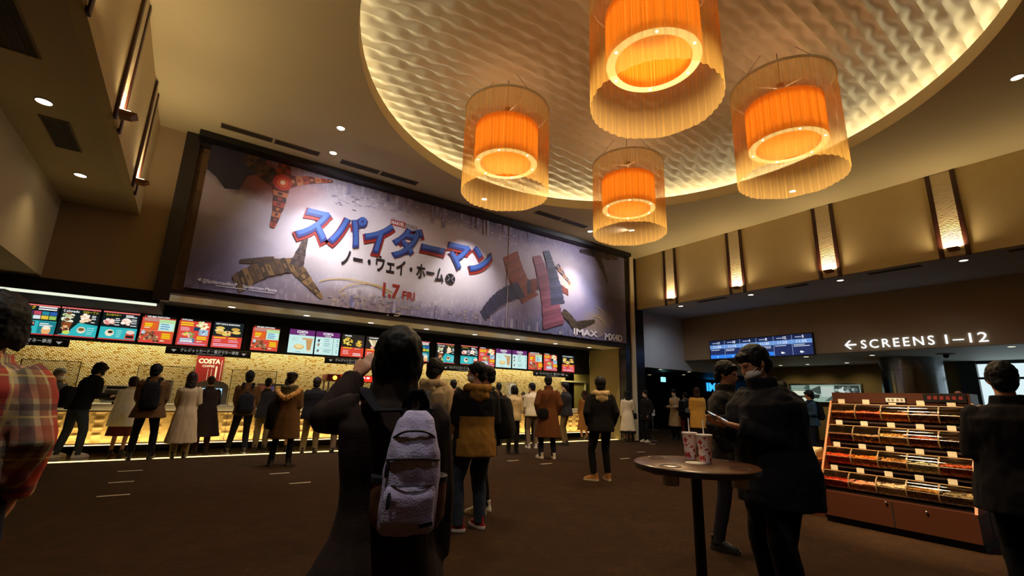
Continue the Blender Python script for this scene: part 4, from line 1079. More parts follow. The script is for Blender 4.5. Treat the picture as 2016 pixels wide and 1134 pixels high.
# ---------------------------------------------------------------- right side: schedule board, wall lettering, column, picture screen
RX, RU = (0, -1, 0), (0, 0, 1)
t = thing('schedule_board', 'long blue lit schedule board with six columns of screening times on the tan wall', 'display board', (16.2, 10.08, 2.94))
obj('casing', MB().rbox(-0.03, 0.068, -3.57, 0.03, -0.03, 0.69, 0.008), BLACK, t)
d = Disp((-0.032, 0, 0), RX, RU, 3.54, 0.66, 0.95)
d.rect(0, 1, 0, 1, '#1c2a5c'); d.rect(0, 1, .78, 1, '#15244e'); d.rect(0, 1, .56, .77, '#6f9cdc')
for i, (nr, tm) in enumerate((('11', '11:05'), ('10', '11:10'), ('4', '11:20'), ('8', '11:20'), ('12', '11:25'), ('5', '11:35'))):
    u = i/6
    if i: d.rect(u-.0015, u+.0015, 0, 1, '#9fb8e8')
    d.rect(u+.03, u+.085, .86, .89, '#c8d8f4'); d.text(nr, u+.09, .82, .13, '#f4f8ff', None, .03); d.text(tm, u+.04, .60, .125, '#f4f8ff', .085, .01)
    d.lines(u+.012, u+.15, (.48, .41) if i not in (0, 4) else (.48,), '#d8e4fa', .03, i+3)
    if i in (0, 1, 2, 3): d.rect(u+.004, u+.163, .03, .22, '#2f86f0'); d.disc(u+.085, .12, .006, '#e8f4ff', 1)
    else: d.poly([(u+.07, .08), (u+.10, .12), (u+.07, .2), (u+.06, .14)], '#f4f8ff')
d.build(t)
t = thing('wall_sign', 'glowing white lettering SCREENS 1-12 with arrow on the tan wall', 'sign', (16.262, 5.70, 3.04))
LW = emat('#eaf2ff', 1.6)
b = MB(); put_text(b, 'SCREENS', (0, -.42, 0), RX, RU, 0.25, 0.0, 'L', 1.66, 0, 1.3, 0.02); obj('word_lettering', b, LW, t, smooth=False)
b = MB(); put_text(b, '1–12', (0, -2.30, 0), RX, RU, 0.25, 0.0, 'L', 0.80, 0, 1.1, 0.02); obj('number_lettering', b, LW, t, smooth=False)
b = MB(); b.box(-.02, 0, -.30, -.02, .105, .145)
for s_ in (-1, 1): b.add([(-.02, 0, .125), (-.02, -.13, .125+s_*.13), (-.02, -.18, .125+s_*.13), (-.02, -.055, .125)], [(0, 1, 2, 3) if s_ > 0 else (0, 3, 2, 1)])
obj('arrow', b, LW, t, smooth=False)
t = thing('round_column', 'thick glossy black round column behind the candy stand', 'column', (19.45, 5.05, 0))
b = MB(); prof = [(.82, 0)]
for z in (.85, 1.7, 2.55): prof += [(.82, z-.012), (.812, z-.008), (.812, z+.008), (.82, z+.012)]
prof.append((.82, 2.95)); b.lathe(prof, 64)
obj('shaft', b, mat('glossy black cladding', '#85898f', 0.2, 1.0), t)
t = thing('camera_dome', 'small dark ceiling camera plate right of the black column', 'camera', (18.2, 3.85, 2.95))
obj('plate', MB().lathe([(0, -.03), (.22, -.02), (.22, 0)], 24), GREYMETAL, t); obj('dome', MB().ell((0, 0, -.06), (.08, .08, .07), 12), BLACK, t)
# long picture screen on the olive wall
t = thing('picture_screen', 'long bright wall screen with black and white shapes on the olive wall', 'screen', (21.5, 9.75, 1.50))
obj('casing', MB().rbox(-0.06, 0.049, -2.62, 0.06, -0.06, 0.74, 0.01), BLACK, t)
d = Disp((-0.062, 0, 0), RX, RU, 2.56, 0.68, 0.8)
d.rect(0, 1, 0, 1, '#9db9a8'); d.rect(0, .3, .55, 1, '#3f5a52'); d.lines(.02, .28, (.6, .7, .8, .9), '#b8d0c0', .05, 3); d.poly([(0, .05), (.3, .05), (.34, .62), (.06, .66), (0, .5)], '#e2ecd0')
d.poly([(.08, .15), (.2, .25), (.42, .2), (.44, .42), (.3, .45), (.2, .36), (.1, .35)], '#20282a'); d.poly([(.3, .7), (.45, .95), (.55, .6), (.42, .45)], '#3a4a48'); d.rect(.46, .64, .3, .9, '#c4d4cc'); d.poly([(.5, .05), (.64, .05), (.62, .4)], '#54645e')
d.rect(.655, .99, .03, .97, '#2e3a38'); d.ring_heap(.82, .65, .14, .2, ['#dce8e0', '#5a6a66', '#a8b8b0'], 18, .03, 4); d.poly([(.68, .06), (.97, .06), (.9, .4), (.7, .36)], '#e4ece4')
d.build(t)
t = thing('leaflet_rack', 'white leaflets on a dark rack below the long picture screen', 'leaflets', (20.5, 8.9, 0))
obj('rack', MB().box(-.1, .25, -.35, .35, 0, 1.15), BLACKMATT, t, smooth=False)
for i in range(3): obj('leaflet', MB().box(-.13, -.11, -.24+i*.16, -.11+i*.16, 1.14, 1.36), mat('white card', '#e6e2d8', 0.7), t, smooth=False)
# entrance signs at the back
t = thing('cinema_sign', 'blue neon lettering glowing in the dark entrance', 'sign', (23.2, 15.0, 1.9))
obj('backing', MB().box(-.5, 3.0, .08, .12, -.25, .6), BLACKMATT, t, smooth=False)
b = MB(); put_text(b, 'IMAX', (0.35, .06, 0.06), (1, 0, 0), (0, 0, 1), 0.44, 0.03, 'L', 2.2, 0, 1, .02)
obj('neon_lettering', b, emat('#30a0f0', 1.7), t, smooth=False)
obj('backing_post', MB().box(-.4, 2.9, .12, .58, -1.9, .6), BLACKMATT, t, smooth=False)
t = thing('exit_sign', 'small glowing green-blue hanging sign in the dark entrance beside the pier', 'sign', (16.85, 12.8, 2.15))
obj('lamp_box', MB().box(-.13, .13, -.03, .03, 0, .20), emat('#8ff0f0', 1.5), t, smooth=False)
obj('rod', MB().cyl((0, 0, .2), (0, 0, .41), .012, n=6), GREYMETAL, t)
t = thing('notice_stand', 'thin stand with small white notice and tray by the dark pier', 'stand', (13.62, 10.86, 0))
obj('base', MB().lathe([(0, .012), (.14, .012), (.14, 0)], 24), GREYMETAL, t)
obj('pole', MB().cyl((0, 0, 0), (0, 0, .86), .012, n=8), GREYMETAL, t)
obj('notice', MB().box(-.11, .11, -.012, .0, .84, 1.06), mat('white card', '#e6e2d8', 0.7), t, smooth=False)
obj('notice_print', MB().box(-.07, .07, -.014, -.012, .92, .98), mat('grey picture', '#8a8070', 0.7), t, smooth=False)
obj('tray', MB().lathe([(0, .35), (.17, .35), (.18, .37), (.17, .37), (0, .36)], 20), STEEL, t)

# ---------------------------------------------------------------- candy stand
CRZ = -PI/2; CO = Vector((6.68, 2.10, 0))
def cw(lx, ly, z=0): return (CO.x+ly, CO.y-lx, z)
t = thing('candy_stand', 'brown pick and mix candy stand with four sloping rows of bins', 'candy stand', tuple(CO), CRZ)
CB = mat('red brown laminate', '#48220f', 0.45, var=0.12, vscale=3); CD = mat('dark brown shelf', '#2a1710', 0.6); CS = mat('oak side trim', '#b06a2c', 0.45, var=0.15, vscale=5)
b = MB(); b.box(-.70, .70, 0.06, 1.34, 0, .08); b.slot(1); b.box(-.70, .70, 0, 1.40, .08, .355)
obj('base_cabinet', b, [BLACKMATT, CB], t, smooth=False)
b = MB(); b.box(-.006, .006, -.003, .0, .09, .345); b.box(.701, .703, .44, .452, .09, .345); b.box(.701, .703, .92, .932, .09, .345)
obj('door_gap', b, BLACKMATT, t, smooth=False)
b = MB(); b.ell((-.05, -.008, .33), (.014, .01, .014), 8); b.ell((.3, -.008, .30), (.014, .01, .014), 8)
obj('knob', b, STEEL, t)
obj('core_panel', MB().box(-.69, .69, .90, .96, .355, 1.55), CB, t, smooth=False)
b = MB(); b.box(-.69, .69, .62, .90, 1.42, 1.55); obj('header', b, CB, t, smooth=False)
for k in range(4):
    zt = 1.40-.27*k; ly = .59-.157*k
    obj('shelf', MB().box(-.69, .69, ly-.04, .90, zt-.235, zt-.213), CD, t, smooth=False)
for s in (-1, 1):
    b = MB(); x0, x1 = (s*.70-.012, s*.70+.012)
    pr = [(-.02, .352), (.90, .352), (.90, 1.44), (.585, 1.44), (-.05, .36)]
    b.add([(x0, y, z) for y, z in pr]+[(x1, y, z) for y, z in pr], [(0, 4, 3, 2, 1), (5, 6, 7, 8, 9)]+[(i, (i+1) % 5, (i+1) % 5+5, i+5) for i in range(5)])
    obj('side_panel', b, CS, t, smooth=False)
b = MB(); b.box(-.10, .11, .608, .618, 1.43, 1.50); b.slot(1); b.box(-.09, .10, .606, .608, 1.44, 1.49); b.slot(2)
for u in (-.06, -.02, .03, .07): b.box(u-.012, u+.012, .604, .606, 1.45, 1.48)
obj('framed_card', b, [STEEL, mat('white card', '#e6e2d8', 0.7), mat('grey picture', '#8a8070', 0.7)], t, smooth=False)
b = MB(); b.box(.28, .66, .606, .618, 1.45, 1.545); b.slot(1)
for i in range(6): b.box(.32+i*.055, .355+i*.055, .603, .606, 1.48, 1.52)
obj('black_card', b, [BLACK, mat('dark red print', '#7a1a18', 0.6)], t, smooth=False)
def candy_mat(i, cs):
    m, nt, bb = node_mat(f'candy {i}')
    tc = N(nt, 'ShaderNodeTexCoord'); v = N(nt, 'ShaderNodeTexVoronoi'); v.inputs['Scale'].default_value = 42
    nt.links.new(tc.outputs['Object'], v.inputs['Vector'])
    s = N(nt, 'ShaderNodeSeparateColor'); nt.links.new(v.outputs['Color'], s.inputs[0])
    c = ramp(nt, s.outputs['Red'], [(0.0, cs[0]), (0.45, cs[1]), (0.8, cs[2])])
    nt.links.new(c, bb.inputs['Base Color']); bb.inputs['Roughness'].default_value = 0.35
    bp = N(nt, 'ShaderNodeBump'); bp.inputs['Strength'].default_value = 0.9; bp.inputs['Distance'].default_value = 0.02; bp.invert = True
    nt.links.new(v.outputs['Distance'], bp.inputs['Height']); nt.links.new(bp.outputs['Normal'], bb.inputs['Normal'])
    return m
CAND = [['brown and orange', ('#7a3a14', '#c8702a', '#e8a050')], ['orange and red', ('#c84a14', '#e07020', '#a82a10')], ['yellow orange', ('#e88a1c', '#f0a030', '#d87014')], ['brown and cream', ('#5a341a', '#d8a868', '#8a5028')], ['olive and brown', ('#6a5a24', '#3a2a14', '#a08a3c')],
        ['dark brown', ('#4a2a18', '#8a4a28', '#6a3a1c')], ['tan and cream', ('#a86a30', '#e8c890', '#6a3818')], ['pale yellow', ('#d8a850', '#f0d890', '#b87830')], ['red brown', ('#6a2414', '#9a3a1c', '#c06030')], ['nearly black', ('#30201a', '#5a3a22', '#20140f')],
        ['red orange', ('#d8401a', '#e86428', '#b82a10')], ['orange and yellow', ('#d86a1c', '#f0b048', '#c84a14')], ['tan', ('#b88040', '#d8a860', '#8a5a28')], ['white and green', ('#d8dcc0', '#a8b890', '#f0f0e0')], ['pink orange', ('#c8502c', '#e07848', '#a03a1c')],
        ['bright red', ('#c82a14', '#e04420', '#a01c0c')], ['red and white', ('#c83a2a', '#f0d8c8', '#e08a60')], ['cream white', ('#e8dcc0', '#d8c090', '#f8f0e0')], ['tan and ochre', ('#a87a40', '#d0a050', '#805428')], ['greyish clear', ('#8a8468', '#b0a888', '#6a6248')]]
ROWN = ['top row', 'second row', 'third row', 'bottom row']; COLN = ['leftmost', 'second from the left', 'middle', 'fourth from the left', 'rightmost']
ACR = clear_mat('candy bin acrylic', '#fff4e4', 0.93, 0.03)
def bin_prof(): return [(.27, 0), (.0, 0), (-.05, -.035), (-.082, -.085), (-.085, -.125), (-.06, -.18), (.0, -.205), (.27, -.205)]
for k in range(4):
    zt = 1.40-.27*k; ly = .59-.157*k
    for c in range(5):
        i = k*5+c; lx = -.552+.276*c
        nm, cs = CAND[i]
        t = thing('candy_bin', f'clear candy bin with {nm} sweets, {COLN[c]} of the {ROWN[k]}', 'candy bin', cw(lx, ly, zt), CRZ, 'clear candy bins on the stand')
        pr = bin_prof(); b = MB(); hw = .134
        b.add([(-hw, y, z) for y, z in pr]+[(hw, y, z) for y, z in pr], [(j, j+1, j+9, j+8) for j in range(7)]+[tuple(range(8))[::-1], tuple(range(8, 16))])
        obj('tub', b, ACR, t, smooth=True, angle=35)
        b = MB(); b.cyl((-hw, .0, 0), (hw, .0, 0), .006, n=8); b.cyl((-hw, -.083, -.10), (hw, -.083, -.10), .003, n=6)
        for sx in (-hw, hw): b.tube([(sx, y, z) for y, z in pr[1:7]], .0032, 6)
        obj('lid_edge', b, mat('bright acrylic edge', '#9a7c52', 0.25), t)
        b = MB(); nx, ny = 16, 14; lv = -.095+.03*mnoise.noise((i*3.1, 0, 0))
        for yy in range(ny+1):
            for xx in range(nx+1):
                x = -hw+.006+(2*hw-.012)*xx/nx; y = -.066+(.33)*yy/ny
                z = lv+.022*mnoise.noise((x*30+i, y*30, i))+.018*mnoise.noise((x*9, y*9, i*2.0))
                b.v.append((x, y if y < .264 else .264, z))
        for yy in range(ny):
            for xx in range(nx):
                b.f.append((yy*(nx+1)+xx, yy*(nx+1)+xx+1, (yy+1)*(nx+1)+xx+1, (yy+1)*(nx+1)+xx)); b.mi.append(0)
        o0 = len(b.v)   # front face of the heap follows the curved front
        fr = [(-.066, None), (-.078, -.125), (-.054, -.178), (0, -.20), (.264, -.20)]
        for (y, z) in fr:
            for xx in range(nx+1):
                x = -hw+.006+(2*hw-.012)*xx/nx
                b.v.append((x, y, b.v[xx][2] if z is None else z+.002*mnoise.noise((x*60, z*60, i))))
        for j in range(4):
            for xx in range(nx):
                b.f.append((o0+j*(nx+1)+xx, o0+(j+1)*(nx+1)+xx, o0+(j+1)*(nx+1)+xx+1, o0+j*(nx+1)+xx+1)); b.mi.append(0)
        o = obj('sweets', b, candy_mat(i, cs), t); o['kind'] = 'stuff'
        tg = obj('price_card', MB().box(-.038, .038, -.002, .002, .004, .06), mat('cream price card', '#e6d8b8', 0.7), smooth=False)
        tg.location = cw(lx-.03, ly+.02, zt+.004); tg.rotation_euler = (0, 0, CRZ)
        tag(tg, f'small pale price card above the {COLN[c]} bin of the {ROWN[k]}', 'price card', 'price cards on the candy stand')
t = thing('bag_holder', 'cream paper bag holder on brown box at the left end of the candy stand', 'bag holder', (7.05, 3.02, 0), CRZ)
obj('box', MB().box(-.14, .14, -.16, .2, 0, .66), CB, t, smooth=False)
b = MB(); b.rbox(-.13, .13, -.17, .16, .662, .70, .005); obj('tray', b, CS, t)
b = MB()
for i in range(6): b.box(-.10, .10, -.13+i*.04, -.105+i*.04, .70, .80+.005*i)
obj('paper_bags', b, mat('cream paper', '#e8d8a8', 0.8), t, smooth=False)

# ---------------------------------------------------------------- standing table with two drinks
TX, TY = 2.715, 1.85
t = thing('standing_table', 'round brown standing table with steel cup holes on a black pole', 'table', (TX, TY, 0))
b = MB().lathe([(0, 1.0), (.365, 1.0), (.372, .995), (.372, .965), (.365, .958), (0, .958)], 72)
obj('table_top', b, mat('red brown table top', '#5a3820', 0.3, var=0.12, vscale=6, coat=0.2), t)
obj('edge_band', MB().lathe([(.371, .994), (.375, .992), (.375, .968), (.371, .966)], 72), mat('dark table edge', '#1e120c', 0.4), t)
obj('pole', MB().cyl((0, 0, .02), (0, 0, .958), .032, n=24), BLACK, t)
obj('base', MB().lathe([(0, .03), (.1, .03), (.26, .012), (.27, 0), (0, 0)], 40), BLACK, t)
for (x, y) in ((2.695, 2.125), (2.435, 1.83), (2.746, 1.58), (2.986, 1.853)):
    b = MB().lathe([(.052, .0), (.062, .0), (.062, .004), (.050, .004), (.044, -.10), (.0, -.102), (.0, -.106), (.047, -.104), (.05, -.002)], 28)
    o = obj('cup_holder', b, STEEL, t, loc=(x-TX, y-TY, 1.0))
obj('centre_plate', MB().lathe([(0, 1.004), (.06, 1.004), (.062, 1.0)], 28), mat('pale paper ring', '#d8ceb8', 0.6), t)
def cup_print():
    m, nt, bb = node_mat('red printed paper cup')
    tc = N(nt, 'ShaderNodeTexCoord'); sp = N(nt, 'ShaderNodeSeparateXYZ'); nt.links.new(tc.outputs['Object'], sp.inputs[0])
    a = mth(nt, 'MULTIPLY', mth(nt, 'ARCTAN2', sp.outputs['Y'], sp.outputs['X']), 0.045)
    cb = N(nt, 'ShaderNodeCombineXYZ'); nt.links.new(a, cb.inputs['X']); nt.links.new(sp.outputs['Z'], cb.inputs['Y'])
    v = N(nt, 'ShaderNodeTexVoronoi', distance='MANHATTAN', feature='F1'); v.inputs['Scale'].default_value = 26; nt.links.new(cb.outputs[0], v.inputs['Vector'])
    n = N(nt, 'ShaderNodeTexNoise'); n.inputs['Scale'].default_value = 70; nt.links.new(cb.outputs[0], n.inputs['Vector'])
    f = mth(nt, 'LESS_THAN', mth(nt, 'ADD', v.outputs['Distance'], mth(nt, 'MULTIPLY', n.outputs['Fac'], 0.9)), 1.06)
    mx = N(nt, 'ShaderNodeMix', data_type='RGBA'); mx.inputs['A'].default_value = (*lin('#ecdcd4'), 1); mx.inputs['B'].default_value = (*lin('#b8323c'), 1)
    nt.links.new(f, mx.inputs['Factor']); nt.links.new(mx.outputs['Result'], bb.inputs['Base Color']); bb.inputs['Roughness'].default_value = 0.5
    return m
CUPM = cup_print()
def drink(x, y, lb, lean):
    t = thing('drink_cup', lb, 'drink', (x, y, 1.0), 0.4, 'paper drink cups on the standing table')
    obj('cup', MB().lathe([(0, 0.002), (.034, .002), (.035, .008), (.0475, .165), (.049, .168), (.0475, .17)], 40), CUPM, t)
    obj('lid', MB().lathe([(.0495, .163), (.051, .166), (.051, .174), (.047, .176), (.044, .171), (0, .171)], 40), mat('white plastic lid', '#efe6dc', 0.35), t)
    obj('straw', MB().cyl((0, 0, .03), (lean, lean*.3, .265), .0038, n=10), mat('white straw', '#f0e6dc', 0.4), t)
drink(2.842, 1.968, 'red and white paper drink cup with straw on the table, left and farther', .025)
drink(2.775, 1.816, 'red and white paper drink cup with straw on the table, right and nearer', .03)
# ---------------------------------------------------------------- people
def remesh(mb, vox, smooth=4, amp=0.0, freq=(14, 14, 6), seed=0.0, factor=0.5):
    me = mb.mesh('tmp'); o = D.objects.new('tmp', me); COL.objects.link(o)
    r = o.modifiers.new('r', 'REMESH'); r.mode = 'VOXEL'; r.voxel_size = vox; r.adaptivity = 0
    if smooth:
        s = o.modifiers.new('s', 'SMOOTH'); s.iterations = smooth; s.factor = factor
    dg = bpy.context.evaluated_depsgraph_get()
    out = D.meshes.new_from_object(o.evaluated_get(dg))
    D.objects.remove(o); D.meshes.remove(me)
    out.materials.clear()
    if amp:
        out.update(); ns = [v.normal.copy() for v in out.vertices]
        for v, n in zip(out.vertices, ns):
            p = Vector((v.co.x*freq[0]+seed, v.co.y*freq[1]+seed*1.7, v.co.z*freq[2]))
            v.co = v.co + n*(amp*(mnoise.noise(p)+0.5*mnoise.noise(p*2.3)))
    return out
def lerp_prof(pr, z):
    if z <= pr[0][0]: return pr[0][1:]
    for a, b in zip(pr, pr[1:]):
        if a[0] <= z <= b[0]:
            f = (z-a[0])/(b[0]-a[0]); return tuple(p+(q-p)*f for p, q in zip(a[1:], b[1:]))
    return pr[-1][1:]
BT = [(.80, .150, .100, -.005), (.88, .165, .115, -.015), (.95, .160, .110, -.010), (1.04, .145, .100, 0), (1.13, .147, .102, .003), (1.24, .162, .114, .005),
      (1.33, .166, .106, -.002), (1.39, .132, .085, -.012), (1.425, .080, .066, -.012), (1.455, .057, .060, -.008), (1.50, .054, .057, .005), (1.55, .052, .056, .012)]
SKIN = mat('skin', '#c08a68', 0.55, var=0.05, vscale=12)
EYEM = mat('dark eye', '#1a120e', 0.3); LIPM = mat('lips', '#8a4a42', 0.5)
HAIRC = {'black': mat('black hair', '#090706', 0.6, var=0.15, vscale=60, spec=0.25), 'brown': mat('dark brown hair', '#22130b', 0.6, var=0.2, vscale=60, spec=0.25), 'red': mat('reddish brown hair', '#34180e', 0.6, var=0.2, vscale=60, spec=0.25), 'grey': mat('grey hair', '#55504a', 0.5, var=0.3, vscale=60)}
def fabric(name, color, rough=0.9, var=0.12, bump=0.25):
    return mat(name, color, rough, 0, 0, var, 7, bump, 160, 0.2)
ARMS = {
    'down': ((.13, -.03, -1), (.03, .12, -1), None),
    'pocket': ((.30, -.24, -1), (-.22, .40, -.9), None),
    'phone': ((.10, .12, -1), (-.42, .90, .32), (-.25, .9, .25)),
    'hold': ((.16, -.04, -1), (-.30, 1.0, -.02), None),
    'low': ((.10, .10, -1), (-.22, .75, -.65), None),
    'bag': ((.20, -.10, -1), (-.05, .55, .75), None),
}
class Person: pass
def person(label, x, y, face, h, top, bottom, hair=('short', 'black'), arms=('down', 'down'), feet=None, lean=0.0, nod=0.1, turn=0.0, tilt=0.0,
           fem=False, mask=None, hood=None, fur=None, hat=None, shoes=('#1a1614', '#2a2420'), vox=0.015, group=None, sway=0.0, collar=True, skinny=1.0):
    """top = dict(m, hem, off, flare, wf, m2, split, name); bottom = dict(m, kind, wf, hem)"""
    s = h/1.72
    P = Person(); P.s = s; P.x = x; P.y = y
    rz = math.atan2(-face[0], face[1]); P.rz = rz
    t = thing('person', label, 'person', (x, y, 0), rz, group); P.root = t
    seed = x*3.7+y*1.3
    def T(p):
        p = Vector(p)
        w_ = max(0.0, min(1.0, (p.z-.86)/.2)); w_ = w_*w_*(3-2*w_)
        if lean and w_ > 0:
            q = p-Vector((0, 0, .92)); a = -lean*w_
            p = Vector((q.x, q.y*math.cos(a)-q.z*math.sin(a), q.y*math.sin(a)+q.z*math.cos(a)))+Vector((0, 0, .92))
        if sway: p.x += sway*max(0, p.z-.5)
        return p*s
    P.T = T
    feet = feet or ((-.10, .0, .18), (.10, .0, -.18))
    legs = []
    for sd, (fx, fy, fa) in zip((-1, 1), feet):
        hip = Vector((sd*.088, -.005, .885)); ank = Vector((fx, fy, .085)); d = (ank-hip).length
        off = math.sqrt(max(0, .405**2-(d/2)**2)) if d < .81 else 0.0
        knee = (hip+ank)/2+Vector((math.sin(-fa)*off, math.cos(fa)*off+.012, .0))
        legs.append((hip, knee, ank, fa))
    sh = 0.168 if not fem else 0.150
    arm = []
    for sd, a in zip((-1, 1), arms):
        u, f, hd = ARMS[a] if isinstance(a, str) else a[:3]
        if isinstance(a, str):
            u = (u[0]*sd, u[1], u[2]); f = (f[0]*sd, f[1], f[2]); hd = (hd[0]*sd, hd[1], hd[2]) if hd else f
        hd = hd or f
        S = T((sd*sh, -.008, 1.378)); u = Vector(u).normalized(); f = Vector(f).normalized(); hd = Vector(hd).normalized()
        E = S+u*(.285*s); W = E+f*(.245*s)
        arm.append((S, E, W, hd, f, sd))
    P.arm = arm; P.legs = legs
    fw = .93 if fem else 1.0
    hc = T((0, .012, 1.602)); HS = s*(.97 if fem else 1.0)
    HM = Matrix.Translation(hc) @ Matrix.Rotation(turn, 4, 'Z') @ Matrix.Rotation(tilt, 4, 'Y') @ Matrix.Rotation(-(nod+lean*.45), 4, 'X') @ Matrix.Scale(HS, 4)
    P.HM = HM; P.hc = hc
    # --- body
    b = MB()
    b.rings([(0, cy, z, rx*fw, ry) for z, rx, ry, cy in BT], 18, 2.2, True, T)
    for hip, knee, ank, fa in legs:
        b.tube([hip*s+Vector((0, 0, .03*s)), (hip*.55+knee*.45)*s, knee*s, (knee*.6+ank*.4)*s, ank*s, ank*s-Vector((0, 0, .03*s))], [.082*s, .068*s, .048*s, .047*s, .032*s, .034*s], 10)
        c, sn = math.cos(fa), math.sin(fa)
        b.tube([ank*s+Vector((sn*.03, -c*.03, -.04))*s, ank*s+Vector((-sn*.06, c*.06, -.045))*s, ank*s+Vector((-sn*.13, c*.13, -.058))*s], [(.028*s, .03*s), (.036*s, .026*s), (.034*s, .015*s)], 10)
    fr = .0088 if vox <= .008 else .0105
    for S, E, W, hd, f, sd in arm:
        b.tube([S+Vector((-sd*.05*s, 0, 0)), S, S*.5+E*.5, E, E*.5+W*.5, W], [.05*s, .052*s, .044*s, .038*s, .036*s, .025*s], 10)
        # hand: palm, four fingers with two bends, thumb from the side of the palm
        n0 = Vector((-sd, 0, 0)) if abs(hd.z) > .75 else Vector((0, 0, 1))
        if not isinstance(arms[0 if sd < 0 else 1], str): n0 = Vector(arms[0 if sd < 0 else 1][3]) if len(arms[0 if sd < 0 else 1]) > 3 else n0
        n0 = (n0-hd*n0.dot(hd)).normalized(); side = hd.cross(n0).normalized()
        # thumb side: toward the front / toward body mid
        th = side if side.dot(Vector((0, 1, .2))) > 0 else -side
        if isinstance(arms[0 if sd < 0 else 1], str) and abs(hd.z) <= .75: th = side if side.x*sd < 0 else -side
        P0 = W; P1 = W+hd*(.085*s)
        b.tube([P0, W+hd*(.03*s), W+hd*(.065*s), P1], [(.024*s, .02*s), (.036*s, .018*s), (.041*s, .016*s), (.039*s, .013*s)], 10, True, None, n0)
        curl = .55
        for k, (o_, L) in enumerate(((-.030, .074), (-.010, .082), (.010, .078), (.029, .062))):
            base = P1-th*(o_*s)-hd*(.006*s)
            d1 = (hd*math.cos(curl*.3)+n0*math.sin(curl*.3)).normalized(); d2 = (hd*math.cos(curl*.9)+n0*math.sin(curl*.9)).normalized(); d3 = (hd*math.cos(curl*1.5)+n0*math.sin(curl*1.5)).normalized()
            q1 = base+d1*(L*.45*s); q2 = q1+d2*(L*.33*s); q3 = q2+d3*(L*.25*s)
            b.tube([base, q1, q2, q3], [fr*s, fr*.95*s, fr*.85*s, fr*.7*s], 8)
        tb = W+hd*(.03*s)+th*(.028*s)
        b.tube([W+hd*(.015*s)+th*(.01*s), tb, tb+(hd*.75+th*.6+n0*.15).normalized()*(.034*s), tb+(hd*.75+th*.6+n0*.15).normalized()*(.034*s)+(hd*.95+th*.15+n0*.25).normalized()*(.03*s)], [.013*s, .013*s, .0105*s, .008*s], 8)
    Hp = lambda p: HM @ Vector(p)
    b.rings([(0, .045, -.115, .024, .03), (0, .034, -.095, .043, .052), (0, .017, -.06, .057, .075), (0, .004, -.02, .067, .089), (0, -.004, .02, .073, .095), (0, -.009, .06, .072, .092), (0, -.011, .09, .056, .074), (0, -.012, .112, .026, .036)], 18, 2.1, True, Hp)
    b.tube([Hp((0, .088, .018)), Hp((0, .100, -.01)), Hp((0, .106, -.03)), Hp((0, .094, -.042))], [.008*s, .011*s, .015*s, .012*s], 8)
    for sd in (-1, 1):
        b.ell((sd*.074, -.006, -.008), (.010, .022, .033), 10, Hp)
        b.tube([Hp((sd*.012, .092, .026)), Hp((sd*.032, .090, .030)), Hp((sd*.050, .076, .024))], [.006*s, .008*s, .006*s], 6)
    b.tube([Hp((-.022, .088, -.064)), Hp((0, .096, -.062)), Hp((.022, .088, -.064))], [.006*s, .009*s, .006*s], 8)
    me = remesh(b, vox, 4 if vox > .008 else 3)
    me.materials.append(SKIN); me.materials.append(EYEM); me.materials.append(LIPM)
    iv = HM.inverted()
    if vox <= .015:
        for p in me.polygons:
            q = iv @ p.center
            if q.y > .05:
                if abs(abs(q.x)-.031) < .013 and abs(q.z-.008) < .0055: p.material_index = 1
                elif abs(q.x) < .022 and abs(q.z+.064) < .006: p.material_index = 2
    obj('body', me, [], t, angle=180)
    # --- trousers or skirt
    wf = bottom.get('wf', 1.0); bm_ = bottom['m']
    if bottom.get('kind', 'trousers') == 'trousers':
        b = MB()
        b.rings([(0, cy, z, rx*fw+.012, ry+.012) for z, (rx, ry, cy) in [(z, lerp_prof(BT, z)) for z in (.79, .84, .90, .96, 1.03)]], 18, 2.2, True, T)
        for hip, knee, ank, fa in legs:
            hz = bottom.get('hem', .06)
            e = ank+(knee-ank).normalized()*(hz-.06)
            b.tube([hip*s+Vector((0, 0, .02*s)), (hip*.55+knee*.45)*s, knee*s, (knee*.55+e*.45)*s, e*s, e*s-Vector((0, 0, .03*s))], [.100*s, .085*s*wf, .066*s*wf, .064*s*wf, .056*s*wf, .058*s*wf], 12)
        me = remesh(b, max(vox, .012), 4, .005*s, (16, 16, 9), seed)
        obj('trousers', me, bm_, t, angle=180)
    else:
        hz = bottom.get('hem', .4); b = MB()
        rs = []
        for z in (1.03, .95, .88, .75, .6, .5, hz):
            rx, ry, cy = lerp_prof(BT, max(z, .88)); k = max(0, .88-z)*bottom.get('flare', .18)
            rs.append((0, cy, z, rx*fw+.015+k, ry+.015+k))
        b.rings(rs[::-1], 22, 2.1, True, T)
        obj('skirt', remesh(b, max(vox, .012), 4, .010*s, (20, 20, 2), seed), bm_, t, angle=180)
    # --- shoes
    for hip, knee, ank, fa in legs:
        b = MB(); M = Matrix.Translation((ank.x*s, ank.y*s, 0)) @ Matrix.Rotation(fa, 4, 'Z') @ Matrix.Scale(s, 4)
        f = lambda p, M=M: M @ Vector(p)
        b.slot(1).rings([(0, .052, .002, .040, .132), (0, .052, .024, .043, .136), (0, .052, .030, .042, .134)], 18, 2.6, True, f)
        b.slot(0).rings([(0, .050, .028, .040, .130), (0, .046, .052, .039, .122), (0, .020, .075, .036, .088), (0, -.012, .095, .036, .054), (0, -.018, .125, .038, .048)], 18, 2.3, True, f)
        b.slot(1)
        for q in range(3): b.tube([f((-.018, .055+q*.022, .070-q*.006)), f((0, .055+q*.022, .077-q*.007)), f((.018, .055+q*.022, .070-q*.006))], .0035*s, 5)
        obj('shoe', b, [mat('shoe '+shoes[0], shoes[0], 0.55), mat('sole '+shoes[1], shoes[1], 0.6)], t, angle=50)
